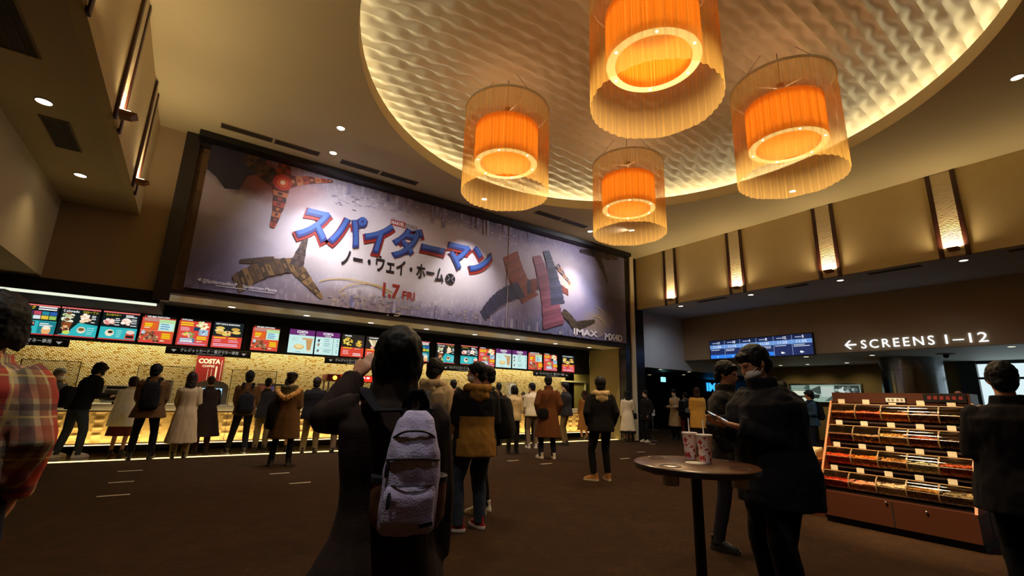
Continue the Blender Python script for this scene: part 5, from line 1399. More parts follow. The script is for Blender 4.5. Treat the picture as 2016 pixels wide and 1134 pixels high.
    # --- top garment
    hem = top['hem']; off = top.get('off', .026); fl = top.get('flare', .10); tw = top.get('wf', 1.0)
    b = MB(); rs = []
    zs = [z for z in (1.42, 1.39, 1.33, 1.24, 1.13, 1.04, .95, .88, .80, .70, .60, .50, .40, .30) if z > hem+.03]+[hem]
    for z in zs:
        rx, ry, cy = lerp_prof(BT, max(z, .88)); k = max(0, .95-z)*fl; sx = -top.get('shift', 0)*max(0, .95-z)
        o_ = off*(.6 if z > 1.36 else 1)
        rs.append((sx, cy, z, (rx*fw+o_)*tw+k, (ry+o_)*tw+k*.9))
    b.rings(rs[::-1], 24, 2.25, True, T)
    if collar:
        ch = top.get('collar', 1.47)
        b.rings([(0, -.012, 1.38, .10, .088), (0, -.010, 1.43, .076+off*.4, .078+off*.3), (0, -.004, ch, .074+off*.4, .078+off*.3)], 18, 2, True, T)
    sr = top.get('sleeve', 1.0)
    for S, E, W, hd, f, sd in arm:
        So = S+Vector((-sd*.03*s, 0, .004*s))
        cuff = W+f*(.0*s)
        b.tube([So, S+(E-S)*.12, S*.5+E*.5, E, E*.5+W*.5, cuff], [(.062+off*.4)*s*sr, (.060+off*.5)*s*sr, (.050+off*.6)*s*sr, (.046+off*.6)*s*sr, (.042+off*.55)*s*sr, (.036+off*.5)*s*sr], 12)
    v2 = max(vox*.9, .010)
    me = remesh(b, v2, 6, top.get('fold', .007)*s, top.get('ff', (11, 11, 7)), seed)
    ms = [top['m']]
    if 'm2' in top:
        ms.append(top['m2'])
        for m_ in ms: me.materials.append(m_)
        T_split = top['split']*s
        for p in me.polygons:
            inarm = any(((p.center-E).length < .2*s and (p.center.x*sd) > .19*s) or (p.center.x*sd) > .215*s for S, E, W, hd, f, sd in arm)
            if p.center.z < T_split and not inarm: p.material_index = 1
        ms = []
    g = obj(top.get('name', 'jacket'), me, ms, t, angle=180); P.top = g
    # --- hood, fur
    if hood:
        b = MB()
        b.tube([T(p) for p in ((-.085, .075, 1.395), (-.125, .0, 1.435), (-.115, -.085, 1.445), (-.05, -.15, 1.43), (.05, -.15, 1.43), (.115, -.085, 1.445), (.125, .0, 1.435), (.085, .075, 1.395))],
               [(.030*s, .036*s), (.036*s, .042*s), (.042*s, .048*s), (.045*s, .05*s), (.045*s, .05*s), (.042*s, .048*s), (.036*s, .042*s), (.030*s, .036*s)], 10)
        b.ell((0, -.135, 1.36), (.115, .055, .085), 14, T)
        hd_ = obj('hood', remesh(b, v2, 5, .008*s, (16, 16, 16), seed), hood, t, angle=180)
        if fur:
            b = MB(); rd = random.Random(3)
            pts = [T(p) for p in ((-.12, .09, 1.36), (-.185, -.02, 1.40), (-.175, -.13, 1.36), (-.09, -.22, 1.28), (0, -.235, 1.24), (.09, -.22, 1.28), (.175, -.13, 1.36), (.185, -.02, 1.40), (.12, .09, 1.36))]
            b.tube(pts, [.040*s]*len(pts), 10)
            for i in range(420):
                k = rd.random()*(len(pts)-1.001); i0 = int(k); p = pts[i0].lerp(pts[i0+1], k-i0)
                dv = Vector((rd.gauss(0, 1), rd.gauss(0, 1), rd.gauss(0, 1))).normalized()
                b.tube([p+dv*.03*s, p+dv*(.055+.025*rd.random())*s], [.008*s, .002*s], 5)
            obj('fur_trim', b, fur, hd_, angle=180)
    # --- hair
    st, hcol = hair
    if st != 'none':
        b = MB()
        if st == 'thin':
            b.ell((0, -.022, .012), (.081, .092, .092), 16, Hp)
        else:
            b.ell((0, -.016, .034), (.087, .106, .099), 18, Hp); b.ell((0, -.05, -.03), (.072, .062, .07), 14, Hp)
            for sd in (-1, 1): b.ell((sd*.072, .010, .012), (.018, .03, .04), 10, Hp)
            b.ell((0, .062, .072), (.062, .04, .034), 12, Hp)
        if st in ('bob', 'long', 'big'):
            b.ell((0, -.036, -.020), (.098, .088, .118), 18, Hp); b.ell((0, -.03, .03), (.098, .105, .105), 18, Hp)
            for sd in (-1, 1): b.ell((sd*.078, .022, -.030), (.028, .055, .09), 12, Hp)
        if st == 'long':
            b.ell((0, -.066, -.15), (.098, .055, .19), 16, Hp)
        if st == 'big':
            b.ell((0, -.02, .03), (.108, .118, .115), 18, Hp)
        if st == 'mid':
            b.ell((0, -.03, .02), (.097, .112, .11), 18, Hp); b.ell((0, -.05, -.05), (.085, .07, .09), 14, Hp)
        obj('hair', remesh(b, max(.008, vox*.7), 3, .006, (38, 38, 22) if st in ('bob', 'long') else (45, 45, 45), seed), HAIRC[hcol], t, angle=180)
    if hat:
        b = MB(); kind, hm = hat
        if kind == 'cap':
            b.ell((0, -.012, .055), (.094, .112, .088), 18, Hp); b.rings([(0, .12, .040, .075, .075), (0, .12, .050, .07, .07)], 18, 2, True, Hp)
        elif kind == 'beanie':
            b.ell((0, -.016, .048), (.096, .114, .108), 18, Hp); b.rings([(0, -.016, .0, .097, .113), (0, -.016, .045, .100, .118)], 20, 2, True, Hp)
        elif kind == 'flat':
            b.ell((0, .0, .075), (.105, .125, .062), 18, Hp); b.ell((0, .09, .045), (.078, .06, .018), 14, Hp)
        obj('hat', remesh(b, max(.008, vox*.7), 3), hm, t, angle=180)
    if mask:
        b = MB(); b.ell((0, .040, -.058), (.066, .069, .050), 16, Hp)
        for sd in (-1, 1):
            b.tube([Hp((sd*.055, .065, -.035)), Hp((sd*.076, .012, -.012))], .003*s, 6); b.tube([Hp((sd*.052, .06, -.085)), Hp((sd*.074, .0, -.04))], .003*s, 6)
        obj('face_mask', b, mask, t, angle=60)
    return P
def worn_root(P, name, label, cat, lp, group=None):
    """root of a thing worn by person P at local base point lp (unscaled person units)"""
    q = P.T(lp); w_ = Matrix.Rotation(P.rz, 3, 'Z') @ q
    t = thing(name, label, cat, (P.x+w_.x, P.y+w_.y, w_.z), P.rz, group)
    return t, (lambda p: P.T(p)-q)
def strap_pts(sd, off=.03, low=.96, by=-.15):
    return [(sd*.085, by-.0, 1.36), (sd*.090, -.09-off, 1.43), (sd*.095, -.03, 1.452+off*.6), (sd*.105, .06, 1.425+off*.4), (sd*.125, .115+off, 1.32), (sd*.150, .105+off, 1.18), (sd*(.165+off), .02, 1.06), (sd*.140, -.11-off, low+.03), (sd*.10, by-.01, low)]
def backpack(P, label, m, m2=None, w_=.15, z0=.92, z1=1.40, d=.085, y0=-.17, off=.03, group='backpacks worn by visitors'):
    t, R = worn_root(P, 'backpack', label, 'backpack', (0, y0, z0), group)
    b = MB(); yc = y0-d*.35; H = z1-z0
    b.rings([(0, yc, z0, w_*.86, d*.8), (0, yc-.006, z0+.03, w_, d), (0, yc-.01, z0+H*.4, w_, d*1.05), (0, yc-.004, z0+H*.75, w_*.95, d*.9), (0, yc, z0+H*.93, w_*.78, d*.68), (0, yc+.01, z1, w_*.42, d*.35)], 22, 3.0, True, R)
    body = obj('pack_body', remesh(b, .012, 3, .006, (18, 18, 12), P.x), m, t, angle=180)
    b = MB(); b.rings([(0, yc-d*.82, z0+.03, w_*.72, d*.42), (0, yc-d*.92, z0+H*.22, w_*.75, d*.46), (0, yc-d*.78, z0+H*.46, w_*.70, d*.36)], 18, 3.2, True, R)
    obj('front_pocket', b, m2 or m, t, angle=50)
    b = MB(); b.tube([R((-.035, yc+.03, z1-.02)), R((-.02, yc+.03, z1+.035)), R((.02, yc+.03, z1+.035)), R((.035, yc+.03, z1-.02))], .008, 8)
    obj('handle', b, m2 or m, t)
    for sd in (-1, 1):
        b = MB(); pts = strap_pts(sd, off, z0+.04, y0); b.tube([R(p) for p in pts], [(.028, .008)]*len(pts), 8, True, None, (0, 0, 1))
        obj('strap', b, m2 or m, t)
    return t
def shoulder_bag(P, label, m, c=(.24, -.02, .92), size=(.05, .13, .17), shoulder=-1, off=.05, name='shoulder_bag', group='bags worn by visitors'):
    t, R = worn_root(P, name, label, 'bag', c, group)
    b = MB(); cx, cy, cz = c; a, e, hh = size
    b.rings([(cx, cy, cz-hh*.5, a*.8, e*.85), (cx, cy, cz-hh*.42, a, e), (cx, cy, cz+hh*.3, a, e), (cx, cy, cz+hh*.5, a*.6, e*.8)], 18, 3.0, True, R)
    obj('bag_body', b, m, t, angle=50)
    sx = shoulder*.10; b = MB()
    far = (cx > 0) != (shoulder > 0)
    pf = [(cx*.95, cy+.04, cz+hh*.4), (cx*.55, .14+off, 1.15), (sx*.6, .12+off, 1.32), (sx, -.01, 1.46+off*.3), (sx*.6, -.12-off, 1.32), (cx*.55, -.13-off, 1.15), (cx*.95, cy-.04, cz+hh*.4)] if far else \
         [(cx, cy+.05, cz+hh*.4), (cx*.9, .07+off, 1.2), (shoulder*.15, .0, 1.43+off*.4), (cx*.9, -.09-off, 1.2), (cx, cy-.05, cz+hh*.4)]
    b.tube([R(p) for p in pf], [(.012, .005)]*len(pf), 8, True, None, (0, 0, 1))
    obj('strap', b, m, t)
    return t
CB_ = lambda *a, **k: fabric(*a, **k)
F = {n: fabric('cloth '+n, c) for n, c in {
    'black': '#100e12', 'softblack': '#171416', 'navy': '#1c2130', 'charcoal': '#2c2a2c', 'darkbrown': '#33241c', 'espresso': '#2a1e1a', 'brown': '#5c4022', 'camel': '#8a5a26', 'rust': '#5e361a',
    'beige': '#b39c78', 'cream': '#d8caa8', 'yellow': '#cf9f4a', 'khaki': '#7d6a44', 'jeans': '#353c48', 'mustard': '#8a6226', 'grey': '#6a6660', 'taupe': '#7a6650', 'redbrown': '#5a2418', 'blue': '#2e4a66', 'olive': '#4a4428',
    'sand': '#c0a878', 'wine': '#3a1c1c', 'white': '#dcd6cc'}.items()}
MASKW = mat('white face mask', '#cfcac6', 0.8); MASKD = mat('dark face mask', '#1a1c28', 0.8); FUR = mat('tan fur', '#d09a50', 0.9, var=0.35, vscale=30)
def wpos(P, v): 
    q = Matrix.Rotation(P.rz, 3, 'Z') @ Vector(v); return Vector((P.x+q.x, P.y+q.y, q.z))
def plaid():
    m, nt, b = node_mat('red and cream plaid cloth')
    tc = N(nt, 'ShaderNodeTexCoord'); sp = N(nt, 'ShaderNodeSeparateXYZ'); nt.links.new(tc.outputs['Object'], sp.inputs[0])
    a = mth(nt, 'MULTIPLY', mth(nt, 'ARCTAN2', sp.outputs['X'], mth(nt, 'MULTIPLY', sp.outputs['Y'], -1.0)), 0.21)
    def bands(v, per, ph, wd):
        return mth(nt, 'LESS_THAN', mth(nt, 'PINGPONG', mth(nt, 'ADD', v, ph), per/2), wd)
    base = (*lin('#c8b088'), 1)
    cur = None
    def over(col, f, k):
        nonlocal cur
        mx = N(nt, 'ShaderNodeMix', data_type='RGBA'); nt.links.new(mth(nt, 'MULTIPLY', f, k), mx.inputs['Factor'])
        if cur is None: mx.inputs['A'].default_value = base
        else: nt.links.new(cur, mx.inputs['A'])
        mx.inputs['B'].default_value = (*lin(col), 1); cur = mx.outputs['Result']
    z = sp.outputs['Z']
    over('#b8301c', bands(a, .155, 0, .030), .9); over('#b8301c', bands(z, .17, 0.02, .030), .55)
    over('#8a3a20', bands(a, .155, .05, .012), .7); over('#3a3244', bands(z, .17, .085, .013), .55); over('#3a3244', bands(a, .155, .085, .010), .6)
    over('#e8c878', bands(a, .155, .115, .004), .8); over('#e8c878', bands(z, .17, .125, .004), .7)
    n = N(nt, 'ShaderNodeTexNoise'); n.inputs['Scale'].default_value = 9; n.inputs['Detail'].default_value = 4; nt.links.new(tc.outputs['Object'], n.inputs['Vector'])
    mx = N(nt, 'ShaderNodeMix', data_type='RGBA', blend_type='MULTIPLY'); mx.inputs['Factor'].default_value = 0.5; nt.links.new(cur, mx.inputs['A']); nt.links.new(n.outputs['Color'], mx.inputs['B'])
    nt.links.new(mx.outputs['Result'], b.inputs['Base Color']); b.inputs['Roughness'].default_value = 0.9
    return m
def camo():
    m, nt, b = node_mat('dark camouflage cloth')
    tc = N(nt, 'ShaderNodeTexCoord'); n = N(nt, 'ShaderNodeTexNoise'); n.inputs['Scale'].default_value = 13; n.inputs['Detail'].default_value = 3; nt.links.new(tc.outputs['Object'], n.inputs['Vector'])
    nt.links.new(ramp(nt, n.outputs['Fac'], [(0.40, '#100e0b'), (0.47, '#241d14'), (0.55, '#120f0c'), (0.62, '#43382a')]), b.inputs['Base Color']); b.inputs['Roughness'].default_value = 0.9
    return m
# ---- near people
P1 = person('person in a red and cream plaid shirt at the left edge, seen from behind', -0.73, 2.95, (0.15, 1), 1.75,
            dict(m=plaid(), hem=.95, off=.045, flare=.10, wf=1.06, name='shirt', fold=.010), dict(m=F['navy'], wf=1.1), ('big', 'black'), ('down', 'pocket'), vox=.011, shoes=('#1a1614', '#2a2420'), nod=.05)
P2 = person('person with dark bobbed hair in a long dark coat raising the left hand', 0.66, 1.72, (.35, .94), 1.625,
            dict(m=F['espresso'], hem=.24, off=.040, flare=.34, shift=.10, wf=1.02, name='coat', collar=1.545, fold=.010, ff=(12, 12, 3)), dict(m=F['black']), ('bob', 'black'),
            (((-.44, .86, -.12), (.37, .54, .76), (.62, .10, .78), (.35, .9, -.3)), 'down'), fem=True, vox=.006, nod=-.04, feet=((-.09, 0, .1), (.09, 0, -.1)))
P3 = person('person in black with a white mask looking down at a phone beside the standing table', 3.44, 1.72, (-.86, .50), 1.79,
            dict(m=F['black'], hem=.69, off=.07, flare=.0, wf=1.22, collar=1.50, fold=.012), dict(m=F['softblack'], wf=1.3), ('short', 'black'), ('phone', 'phone'), lean=.10, nod=.42, mask=MASKW, vox=.006, turn=-.05)
P4 = person('person in a dark jacket at the right edge, covering the candy stand corner', 4.74, .73, (.95, .30), 1.71,
            dict(m=F['softblack'], hem=.72, off=.06, flare=.10, wf=1.12, collar=1.49, fold=.010), dict(m=F['black']), ('short', 'black'), ('hold', 'hold'), vox=.010, nod=.12)
P5 = person('person in a dark camouflage jacket and boots walking behind the person with the phone', 4.56, 2.70, (.30, -.95), 1.79,
            dict(m=camo(), hem=.72, off=.05, flare=.10, wf=1.06, collar=1.50), dict(m=F['charcoal'], wf=.95), ('short', 'black'), ('down', 'pocket'), feet=((-.10, .20, .25), (.09, -.14, -.1)), vox=.011, nod=.25)
JB = F['softblack']
P6 = person('person in a black and mustard hooded jacket and jeans with a mask, looking left', 2.66, 4.50, (.30, .95), 1.735,
            dict(m=JB, m2=F['mustard'], split=1.145, hem=.74, off=.05, flare=.08, wf=1.08), dict(m=F['jeans'], wf=1.15), ('short', 'black'), ('hold', 'hold'), hood=F['mustard'], mask=MASKW, turn=1.15, nod=.05, vox=.010,
            feet=((-.13, .02, 1.15), (.12, .10, .35)), shoes=('#8a2018', '#d8d0c4'))
P7 = person('person in black with large black backpack, half hidden behind the mustard jacket', 3.17, 5.10, (-.62, .78), 1.74,
            dict(m=F['black'], hem=.76, off=.035), dict(m=F['black'], wf=1.05), ('short', 'black'), ('down', 'down'), vox=.012, nod=.12, turn=.1, shoes=('#d8d0c4', '#d8d0c4'))
backpack(P7, 'large black backpack on the person behind the mustard jacket', F['black'], F['softblack'], .17, .86, 1.36, .12)
P8 = person('person in a puffy beige jacket with black mussed hair, beside the bobbed hair', 2.47, 5.18, (.85, .50), 1.79,
            dict(m=F['beige'], hem=.80, off=.055, wf=1.08, flare=.05), dict(m=F['softblack']), ('mid', 'black'), ('low', 'low'), hood=F['beige'], nod=.38, vox=.011)
# ---- middle of the hall
P9 = person('person in black with a beige hood and light sneakers, standing alone, seen from behind', 6.13, 6.02, (.55, .83), 1.76,
            dict(m=F['softblack'], hem=.80, off=.045, flare=.06, wf=1.05), dict(m=F['black'], wf=1.0, hem=.12), ('mid', 'black'), ('pocket', 'pocket'), hood=F['sand'], nod=.08, vox=.010, feet=((-.13, -.02, 1.1), (.12, .04, .2)), shoes=('#b07a40', '#d8c8a8'))
P10 = person('person in a long rust brown coat with white shoes, seen from behind', 7.08, 8.65, (.55, .83), 1.87,
             dict(m=F['rust'], hem=.44, off=.035, flare=.17, wf=1.03, name='coat', collar=1.50, ff=(12, 12, 3)), dict(m=F['navy'], wf=.95), ('short', 'black'), ('pocket', 'pocket'), nod=.05, vox=.011, feet=((-.14, 0, .5), (.13, 0, .1)), shoes=('#d8ccb4', '#e0d8c8'))
shoulder_bag(P10, 'dark crossbody bag on the long rust brown coat', F['black'], (-.13, -.20, .93), (.12, .04, .20), 1)
P11 = person('person in a dark puffer jacket with mask, right of the rust brown coat', 9.55, 10.85, (-.55, .83), 1.82,
             dict(m=F['charcoal'], hem=.80, off=.06, wf=1.08), dict(m=F['khaki']), ('mid', 'black'), ('low', 'down'), mask=MASKW, turn=.5, vox=.013)
P11b = person('dark haired person just behind the rust brown coat', 8.75, 11.5, (.2, .95), 1.78, dict(m=F['softblack'], hem=.80), dict(m=F['black']), ('short', 'black'), vox=.016)
P12 = person('person in a cream sweater with white shoes, left of the rust brown coat', 8.05, 10.50, (.35, .93), 1.75,
             dict(m=F['cream'], hem=.83, off=.05, name='sweater', flare=.02), dict(m=F['taupe'], wf=.95), ('short', 'black'), ('low', 'low'), vox=.012, shoes=('#d8d0c4', '#e0d8c8'), lean=.08)
P13 = person('person in a puffy cream jacket with crossbody strap, right of the mustard jacket', 6.85, 9.75, (.75, .65), 1.64,
             dict(m=F['sand'], hem=.82, off=.06, wf=1.06, flare=.02), dict(m=F['softblack']), ('bob', 'black'), ('hold', 'hold'), vox=.012, lean=.12, fem=True)
shoulder_bag(P13, 'dark crossbody bag on the puffy cream jacket', F['wine'], (-.20, -.10, .88), (.05, .11, .17), 1)
P14 = person('person in a mustard brown jacket near the counter, behind the puffy cream jacket', 7.55, 11.5, (.45, .9), 1.73, dict(m=F['brown'], hem=.80), dict(m=F['black']), ('short', 'black'), vox=.016)
P15 = person('person in a black sweater and khaki trousers at the counter, left of the mustard jacket', 5.42, 10.30, (.35, .93), 1.72,
             dict(m=F['black'], hem=.84, name='sweater', off=.04), dict(m=F['khaki'], wf=1.05), ('short', 'black'), ('low', 'down'), vox=.013)
P16 = person('person in a long brown coat at the far right end of the counter', 11.2, 11.75, (.25, .96), 1.62,
             dict(m=F['camel'], hem=.36, off=.03, flare=.16, name='coat'), dict(m=F['wine'], kind='skirt', hem=.45), ('long', 'red'), ('low', 'low'), fem=True, vox=.014)
P17 = person('person in a long cream coat with black handbag beside the dark pier', 12.42, 10.95, (.5, .85), 1.66,
             dict(m=F['cream'], hem=.36, off=.035, flare=.14, name='coat'), dict(m=F['black'], kind='skirt', hem=.28), ('long', 'black'), ('down', 'bag'), fem=True, vox=.014)
shoulder_bag(P17, 'black handbag hanging from the long cream coat', F['black'], (.26, .0, .86), (.06, .13, .20), 1)
P18 = person('person in dark clothes with white mask facing the long cream coat', 12.98, 10.62, (-.85, .2), 1.70,
             dict(m=F['softblack'], hem=.72, off=.04), dict(m=F['black']), ('short', 'black'), ('pocket', 'pocket'), mask=MASKW, vox=.014, shoes=('#b0a490', '#d0c8b8'))
# ---- entrance side
P19 = person('person in a belted beige coat facing left in the dark entrance', 15.15, 11.05, (-.9, .2), 1.80,
             dict(m=F['beige'], hem=.44, off=.03, flare=.18, name='coat'), dict(m=F['black']), ('short', 'black'), ('hold', 'hold'), mask=MASKW, vox=.014, nod=.3)
P20 = person('person in black with strapped backpack, left of the yellow coat', 15.1, 10.55, (.6, .8), 1.70, dict(m=F['black'], hem=.76, off=.04), dict(m=F['redbrown']), ('short', 'black'), ('down', 'down'), vox=.014)
backpack(P20, 'dark backpack with pale straps left of the yellow coat', F['softblack'], F['grey'], .15, .95, 1.40, .07)
P21 = person('person with brown hair in a yellow coat behind the drink cups', 13.35, 8.90, (.75, .66), 1.81,
             dict(m=F['yellow'], hem=.55, off=.05, flare=.06, wf=1.08, name='coat', collar=False), dict(m=F['black'], kind='skirt', hem=.3), ('long', 'red'), ('low', 'low'), fem=True, vox=.014)
P22 = person('person in a blue jacket with black backpack beside the candy stand', 14.35, 6.05, (-.6, .8), 1.76,
             dict(m=F['blue'], hem=.80, off=.04), dict(m=F['navy']), ('mid', 'black'), ('hold', 'hold'), vox=.013, nod=.25)
backpack(P22, 'black backpack on the blue jacket', F['black'], F['black'], .15, .95, 1.40, .08)
P23 = person('grey brown haired person barely seen over the candy stand', 14.4, 2.97, (.9, .2), 1.78, dict(m=F['brown'], hem=.80), dict(m=F['black']), ('thin', 'red'), vox=.016)
P24 = person('dark haired person behind the shoulder of the person with the phone', 8.5, 4.0, (.8, .5), 1.76, dict(m=F['black'], hem=.80), dict(m=F['black']), ('short', 'black'), vox=.016)
# ---- along the counter, left to right
ST = 'cinema staff behind the counter'
P25 = person('staff member in a grey cap behind the counter at the left', -2.30, 14.1, (.75, -.6), 1.68, dict(m=F['charcoal'], hem=.84), dict(m=F['black']), ('mid', 'grey'), hat=('cap', fabric('grey cap cloth', '#5c5a4c')), mask=MASKW, vox=.016)
P26 = person('person in dark jacket, jeans and white sneakers leaning toward the counter at the left', -1.62, 12.30, (.80, .60), 1.82,
             dict(m=F['black'], hem=.84, off=.045, flare=.04), dict(m=F['jeans'], wf=1.05), ('mid', 'black'), ('hold', 'hold'), lean=.30, nod=.35, mask=MASKD, feet=((-.16, -.10, .1), (.14, .06, -.1)), vox=.011, shoes=('#cfc8b8', '#e0dacc'))
shoulder_bag(P26, 'black shoulder bag behind the leaning person', F['softblack'], (-.05, -.25, 1.02), (.16, .08, .30), -1)
P27 = person('person in a puffy cream coat and red brown skirt, half hidden by the dark backpack', -.93, 12.42, (.35, .95), 1.56,
             dict(m=F['cream'], hem=.62, off=.06, flare=.10, wf=1.1, name='coat'), dict(m=F['redbrown'], kind='skirt', hem=.42), ('bob', 'brown'), ('hold', 'low'), fem=True, lean=.22, vox=.012)
P28 = person('person in an open brown jacket with black hair and dark backpack at the counter', -.50, 11.60, (.08, 1), 1.79,
             dict(m=F['brown'], hem=.74, off=.05, flare=.30, wf=1.06, collar=1.49), dict(m=F['black']), ('mid', 'black'), ('low', 'low'), vox=.011, feet=((-.16, 0, .3), (.15, 0, -.3)), turn=-.4, nod=.15)
backpack(P28, 'dark backpack on the open brown jacket', F['softblack'], F['black'], .15, .90, 1.38, .09)
P29 = person('person in a long beige coat with brown hair, seen from behind at the counter', .10, 11.62, (.10, 1), 1.66,
             dict(m=F['beige'], hem=.30, off=.035, flare=.15, name='coat', ff=(12, 12, 3)), dict(m=F['khaki'], wf=1.1), ('long', 'brown'), ('low', 'hold'), fem=True, vox=.011)
P30 = person('person in a long dark coat leaning to the kiosk, right of the long beige coat', .48, 12.35, (-.1, 1), 1.63,
             dict(m=F['espresso'], hem=.36, off=.045, flare=.22, name='coat'), dict(m=F['wine']), ('short', 'brown'), ('hold', 'hold'), lean=.2, fem=True, vox=.012)
P31 = person('person in a brown jacket with black shoulder straps standing legs apart at the counter', 1.16, 11.90, (.12, 1), 1.75,
             dict(m=F['brown'], hem=.80, off=.04, wf=1.03), dict(m=F['black'], wf=1.0), ('mid', 'black'), ('low', 'low'), vox=.011, feet=((-.22, 0, .5), (.10, -.02, .15)), shoes=('#2a2624', '#b8b0a0'), nod=.15)
backpack(P31, 'low black backpack on the brown jacket with black straps', F['black'], F['black'], .155, .84, 1.24, .08)
P32 = person('dark haired person ordering, left of two heads beside the fur hood', 1.62, 12.45, (.3, .95), 1.62, dict(m=F['charcoal'], hem=.76), dict(m=F['khaki'], wf=1.2), ('short', 'black'), ('low', 'hold'), vox=.014)
P33 = person('brown haired person in light scarf, right of two heads beside the fur hood', 2.02, 12.10, (-.1, 1), 1.68, dict(m=F['white'], hem=.80), dict(m=F['khaki'], kind='skirt', hem=.3), ('bob', 'brown'), ('low', 'low'), fem=True, vox=.014)
P34 = person('person in a flat cap and brown coat with fur trimmed hood, seen from behind', 1.66, 9.78, (.45, .9), 1.69,
             dict(m=F['brown'], hem=.50, off=.05, flare=.10, wf=1.1, name='coat'), dict(m=F['black'], wf=.95), ('short', 'brown'), ('low', 'hold'), hood=F['olive'], fur=FUR, hat=('flat', fabric('dark cap cloth', '#241e1a')), vox=.011, feet=((-.16, -.05, .5), (.12, .05, 0)))
shoulder_bag(P34, 'big black tote bag on the left of the fur trimmed coat', F['black'], (-.20, -.06, .92), (.13, .15, .50), -1, name='tote_bag')
P35 = person('person in a dark puffer jacket and khaki trousers, left of the raised arm', 2.50, 11.50, (.4, .92), 1.67,
             dict(m=F['softblack'], hem=.76, off=.065, wf=1.1), dict(m=F['khaki'], wf=1.15), ('mid', 'brown'), ('low', 'low'), vox=.012, feet=((-.14, 0, .3), (.12, 0, -.1)), lean=.06)
P36 = person('red brown haired person in dark jacket with brown trousers below the raised hand', 3.10, 11.32, (.2, 1), 1.72,
             dict(m=F['espresso'], hem=.76, off=.055, wf=1.08), dict(m=F['taupe'], wf=1.15), ('mid', 'red'), ('down', 'low'), vox=.012, feet=((-.13, 0, .2), (.15, 0, -.2)))
shoulder_bag(P36, 'dark bag hanging by the brown trousers below the raised hand', F['black'], (-.22, -.04, .66), (.05, .10, .30), -1)
P37 = person('brown haired person in navy trousers, nearest to the sleeve of the raised arm', 3.62, 10.80, (.2, 1), 1.62, dict(m=F['softblack'], hem=.74, off=.05), dict(m=F['navy'], wf=1.1), ('bob', 'brown'), ('low', 'low'), fem=True, vox=.013, feet=((-.15, 0, .2), (.13, 0, -.2)))
P38 = person('masked staff member with dark hair facing out, left of two behind the counter', 7.02, 14.1, (-.45, -.9), 1.69, dict(m=F['softblack'], hem=.84), dict(m=F['black']), ('bob', 'black'), ('down', 'down'), mask=MASKW, vox=.015, fem=True)
P39 = person('masked staff member with brown hair facing out, right of two behind the counter', 7.62, 14.12, (-.3, -.95), 1.63, dict(m=F['softblack'], hem=.84), dict(m=F['black']), ('bob', 'brown'), ('down', 'down'), mask=MASKW, vox=.015, fem=True)
P40 = person('staff member in white and dark apron bending behind the counter near the fridge', 10.35, 14.1, (-.3, -.95), 1.53, dict(m=F['wine'], hem=.84), dict(m=F['black']), ('short', 'brown'), ('down', 'down'), mask=MASKW, vox=.015)

# ---- pale backpack of the person with bobbed hair, with all its fittings
LAV = fabric('pale lavender canvas', '#b8b0d4', 0.85, 0.06, 0.35); TAN = mat('brown leather', '#5a3420', 0.5, var=0.2, vscale=10); ZIP = mat('black zip', '#14121a', 0.5); STRAPC = fabric('dark blue strap', '#15151c')
X0 = .075; PZ = 1.0
t, Rr0 = worn_root(P2, 'backpack', 'pale lavender canvas backpack with brown leather sides on the long dark coat', 'backpack', (X0, -.17, PZ), 'backpacks worn by visitors')
Rr = lambda p: Rr0(p)
yb = -.20; KX, KZ = .70, .80
def K(x, y, z, rx=None, ry=None):
    """pack units -> person units: the pack is drawn .28 m wide and .5 m tall, then set to its real size"""
    q = (X0+(x-.105)*KX, yb+(y+.245)*.8, PZ+(z-.845)*KZ)
    return q if rx is None else q+(rx*KX, ry*.8)
def kp(p): return Rr(K(*p))
B0 = .105; Y0 = -.245
b = MB(); b.rings([K(*r) for r in ((B0-.01, Y0, .845, .118, .070), (B0-.01, Y0-.006, .865, .137, .085), (B0-.005, Y0-.012, .95, .142, .095), (B0, Y0-.014, 1.08, .139, .097), (B0+.002, Y0-.010, 1.17, .128, .090), (B0+.003, Y0-.004, 1.25, .108, .075), (B0+.004, Y0+.004, 1.31, .086, .058), (B0+.005, Y0+.012, 1.345, .050, .036))], 28, 3.0, True, Rr)
body = obj('pack_body', remesh(b, .006, 4, .006, (16, 16, 10), 2.0), LAV, t, angle=180)
b = MB(); b.rings([K(*r) for r in ((B0-.008, Y0-.062, .868, .118, .042), (B0-.008, Y0-.070, .90, .124, .050), (B0-.006, Y0-.074, 1.00, .124, .050), (B0-.004, Y0-.066, 1.045, .118, .040))], 26, 3.4, True, Rr)
obj('front_pocket', remesh(b, .006, 3, .003, (20, 20, 12), 5.0), LAV, t, angle=180)
def zipline(name, pts, r=.0045):
    obj(name, MB().tube([kp(p) for p in pts], [(r, r*.8)]*len(pts), 8), ZIP, t)
def arc(z, rx, ry, drop=0.0, a0=-1.3, a1=1.3, n=16):
    return [(B0+rx*math.copysign(abs(math.sin(a0+(a1-a0)*k/n))**.7, a0+(a1-a0)*k/n), Y0-.012-ry*abs(math.cos(a0+(a1-a0)*k/n))**.6-.004, z-drop*abs(math.sin(a0+(a1-a0)*k/n))**2) for k in range(n+1)]
zipline('top_zip', arc(1.262, .103, .073, .035)); zipline('middle_zip', arc(1.152, .131, .093, .012))
zipline('pocket_seam', arc(1.046, .118, .102, .004), .002)
for p in ((B0-.118, Y0-.075, 1.135), (B0-.100, Y0-.118, 1.02)):
    b = MB(); b.tube([kp(p), kp((p[0]-.004, p[1]-.012, p[2]-.02)), kp((p[0]-.006, p[1]-.010, p[2]-.06))], [.005, .006, .005], 8); obj('zip_pull', b, ZIP, t)
b = MB(); q = kp((B0+.075, Y0-.128, .90))
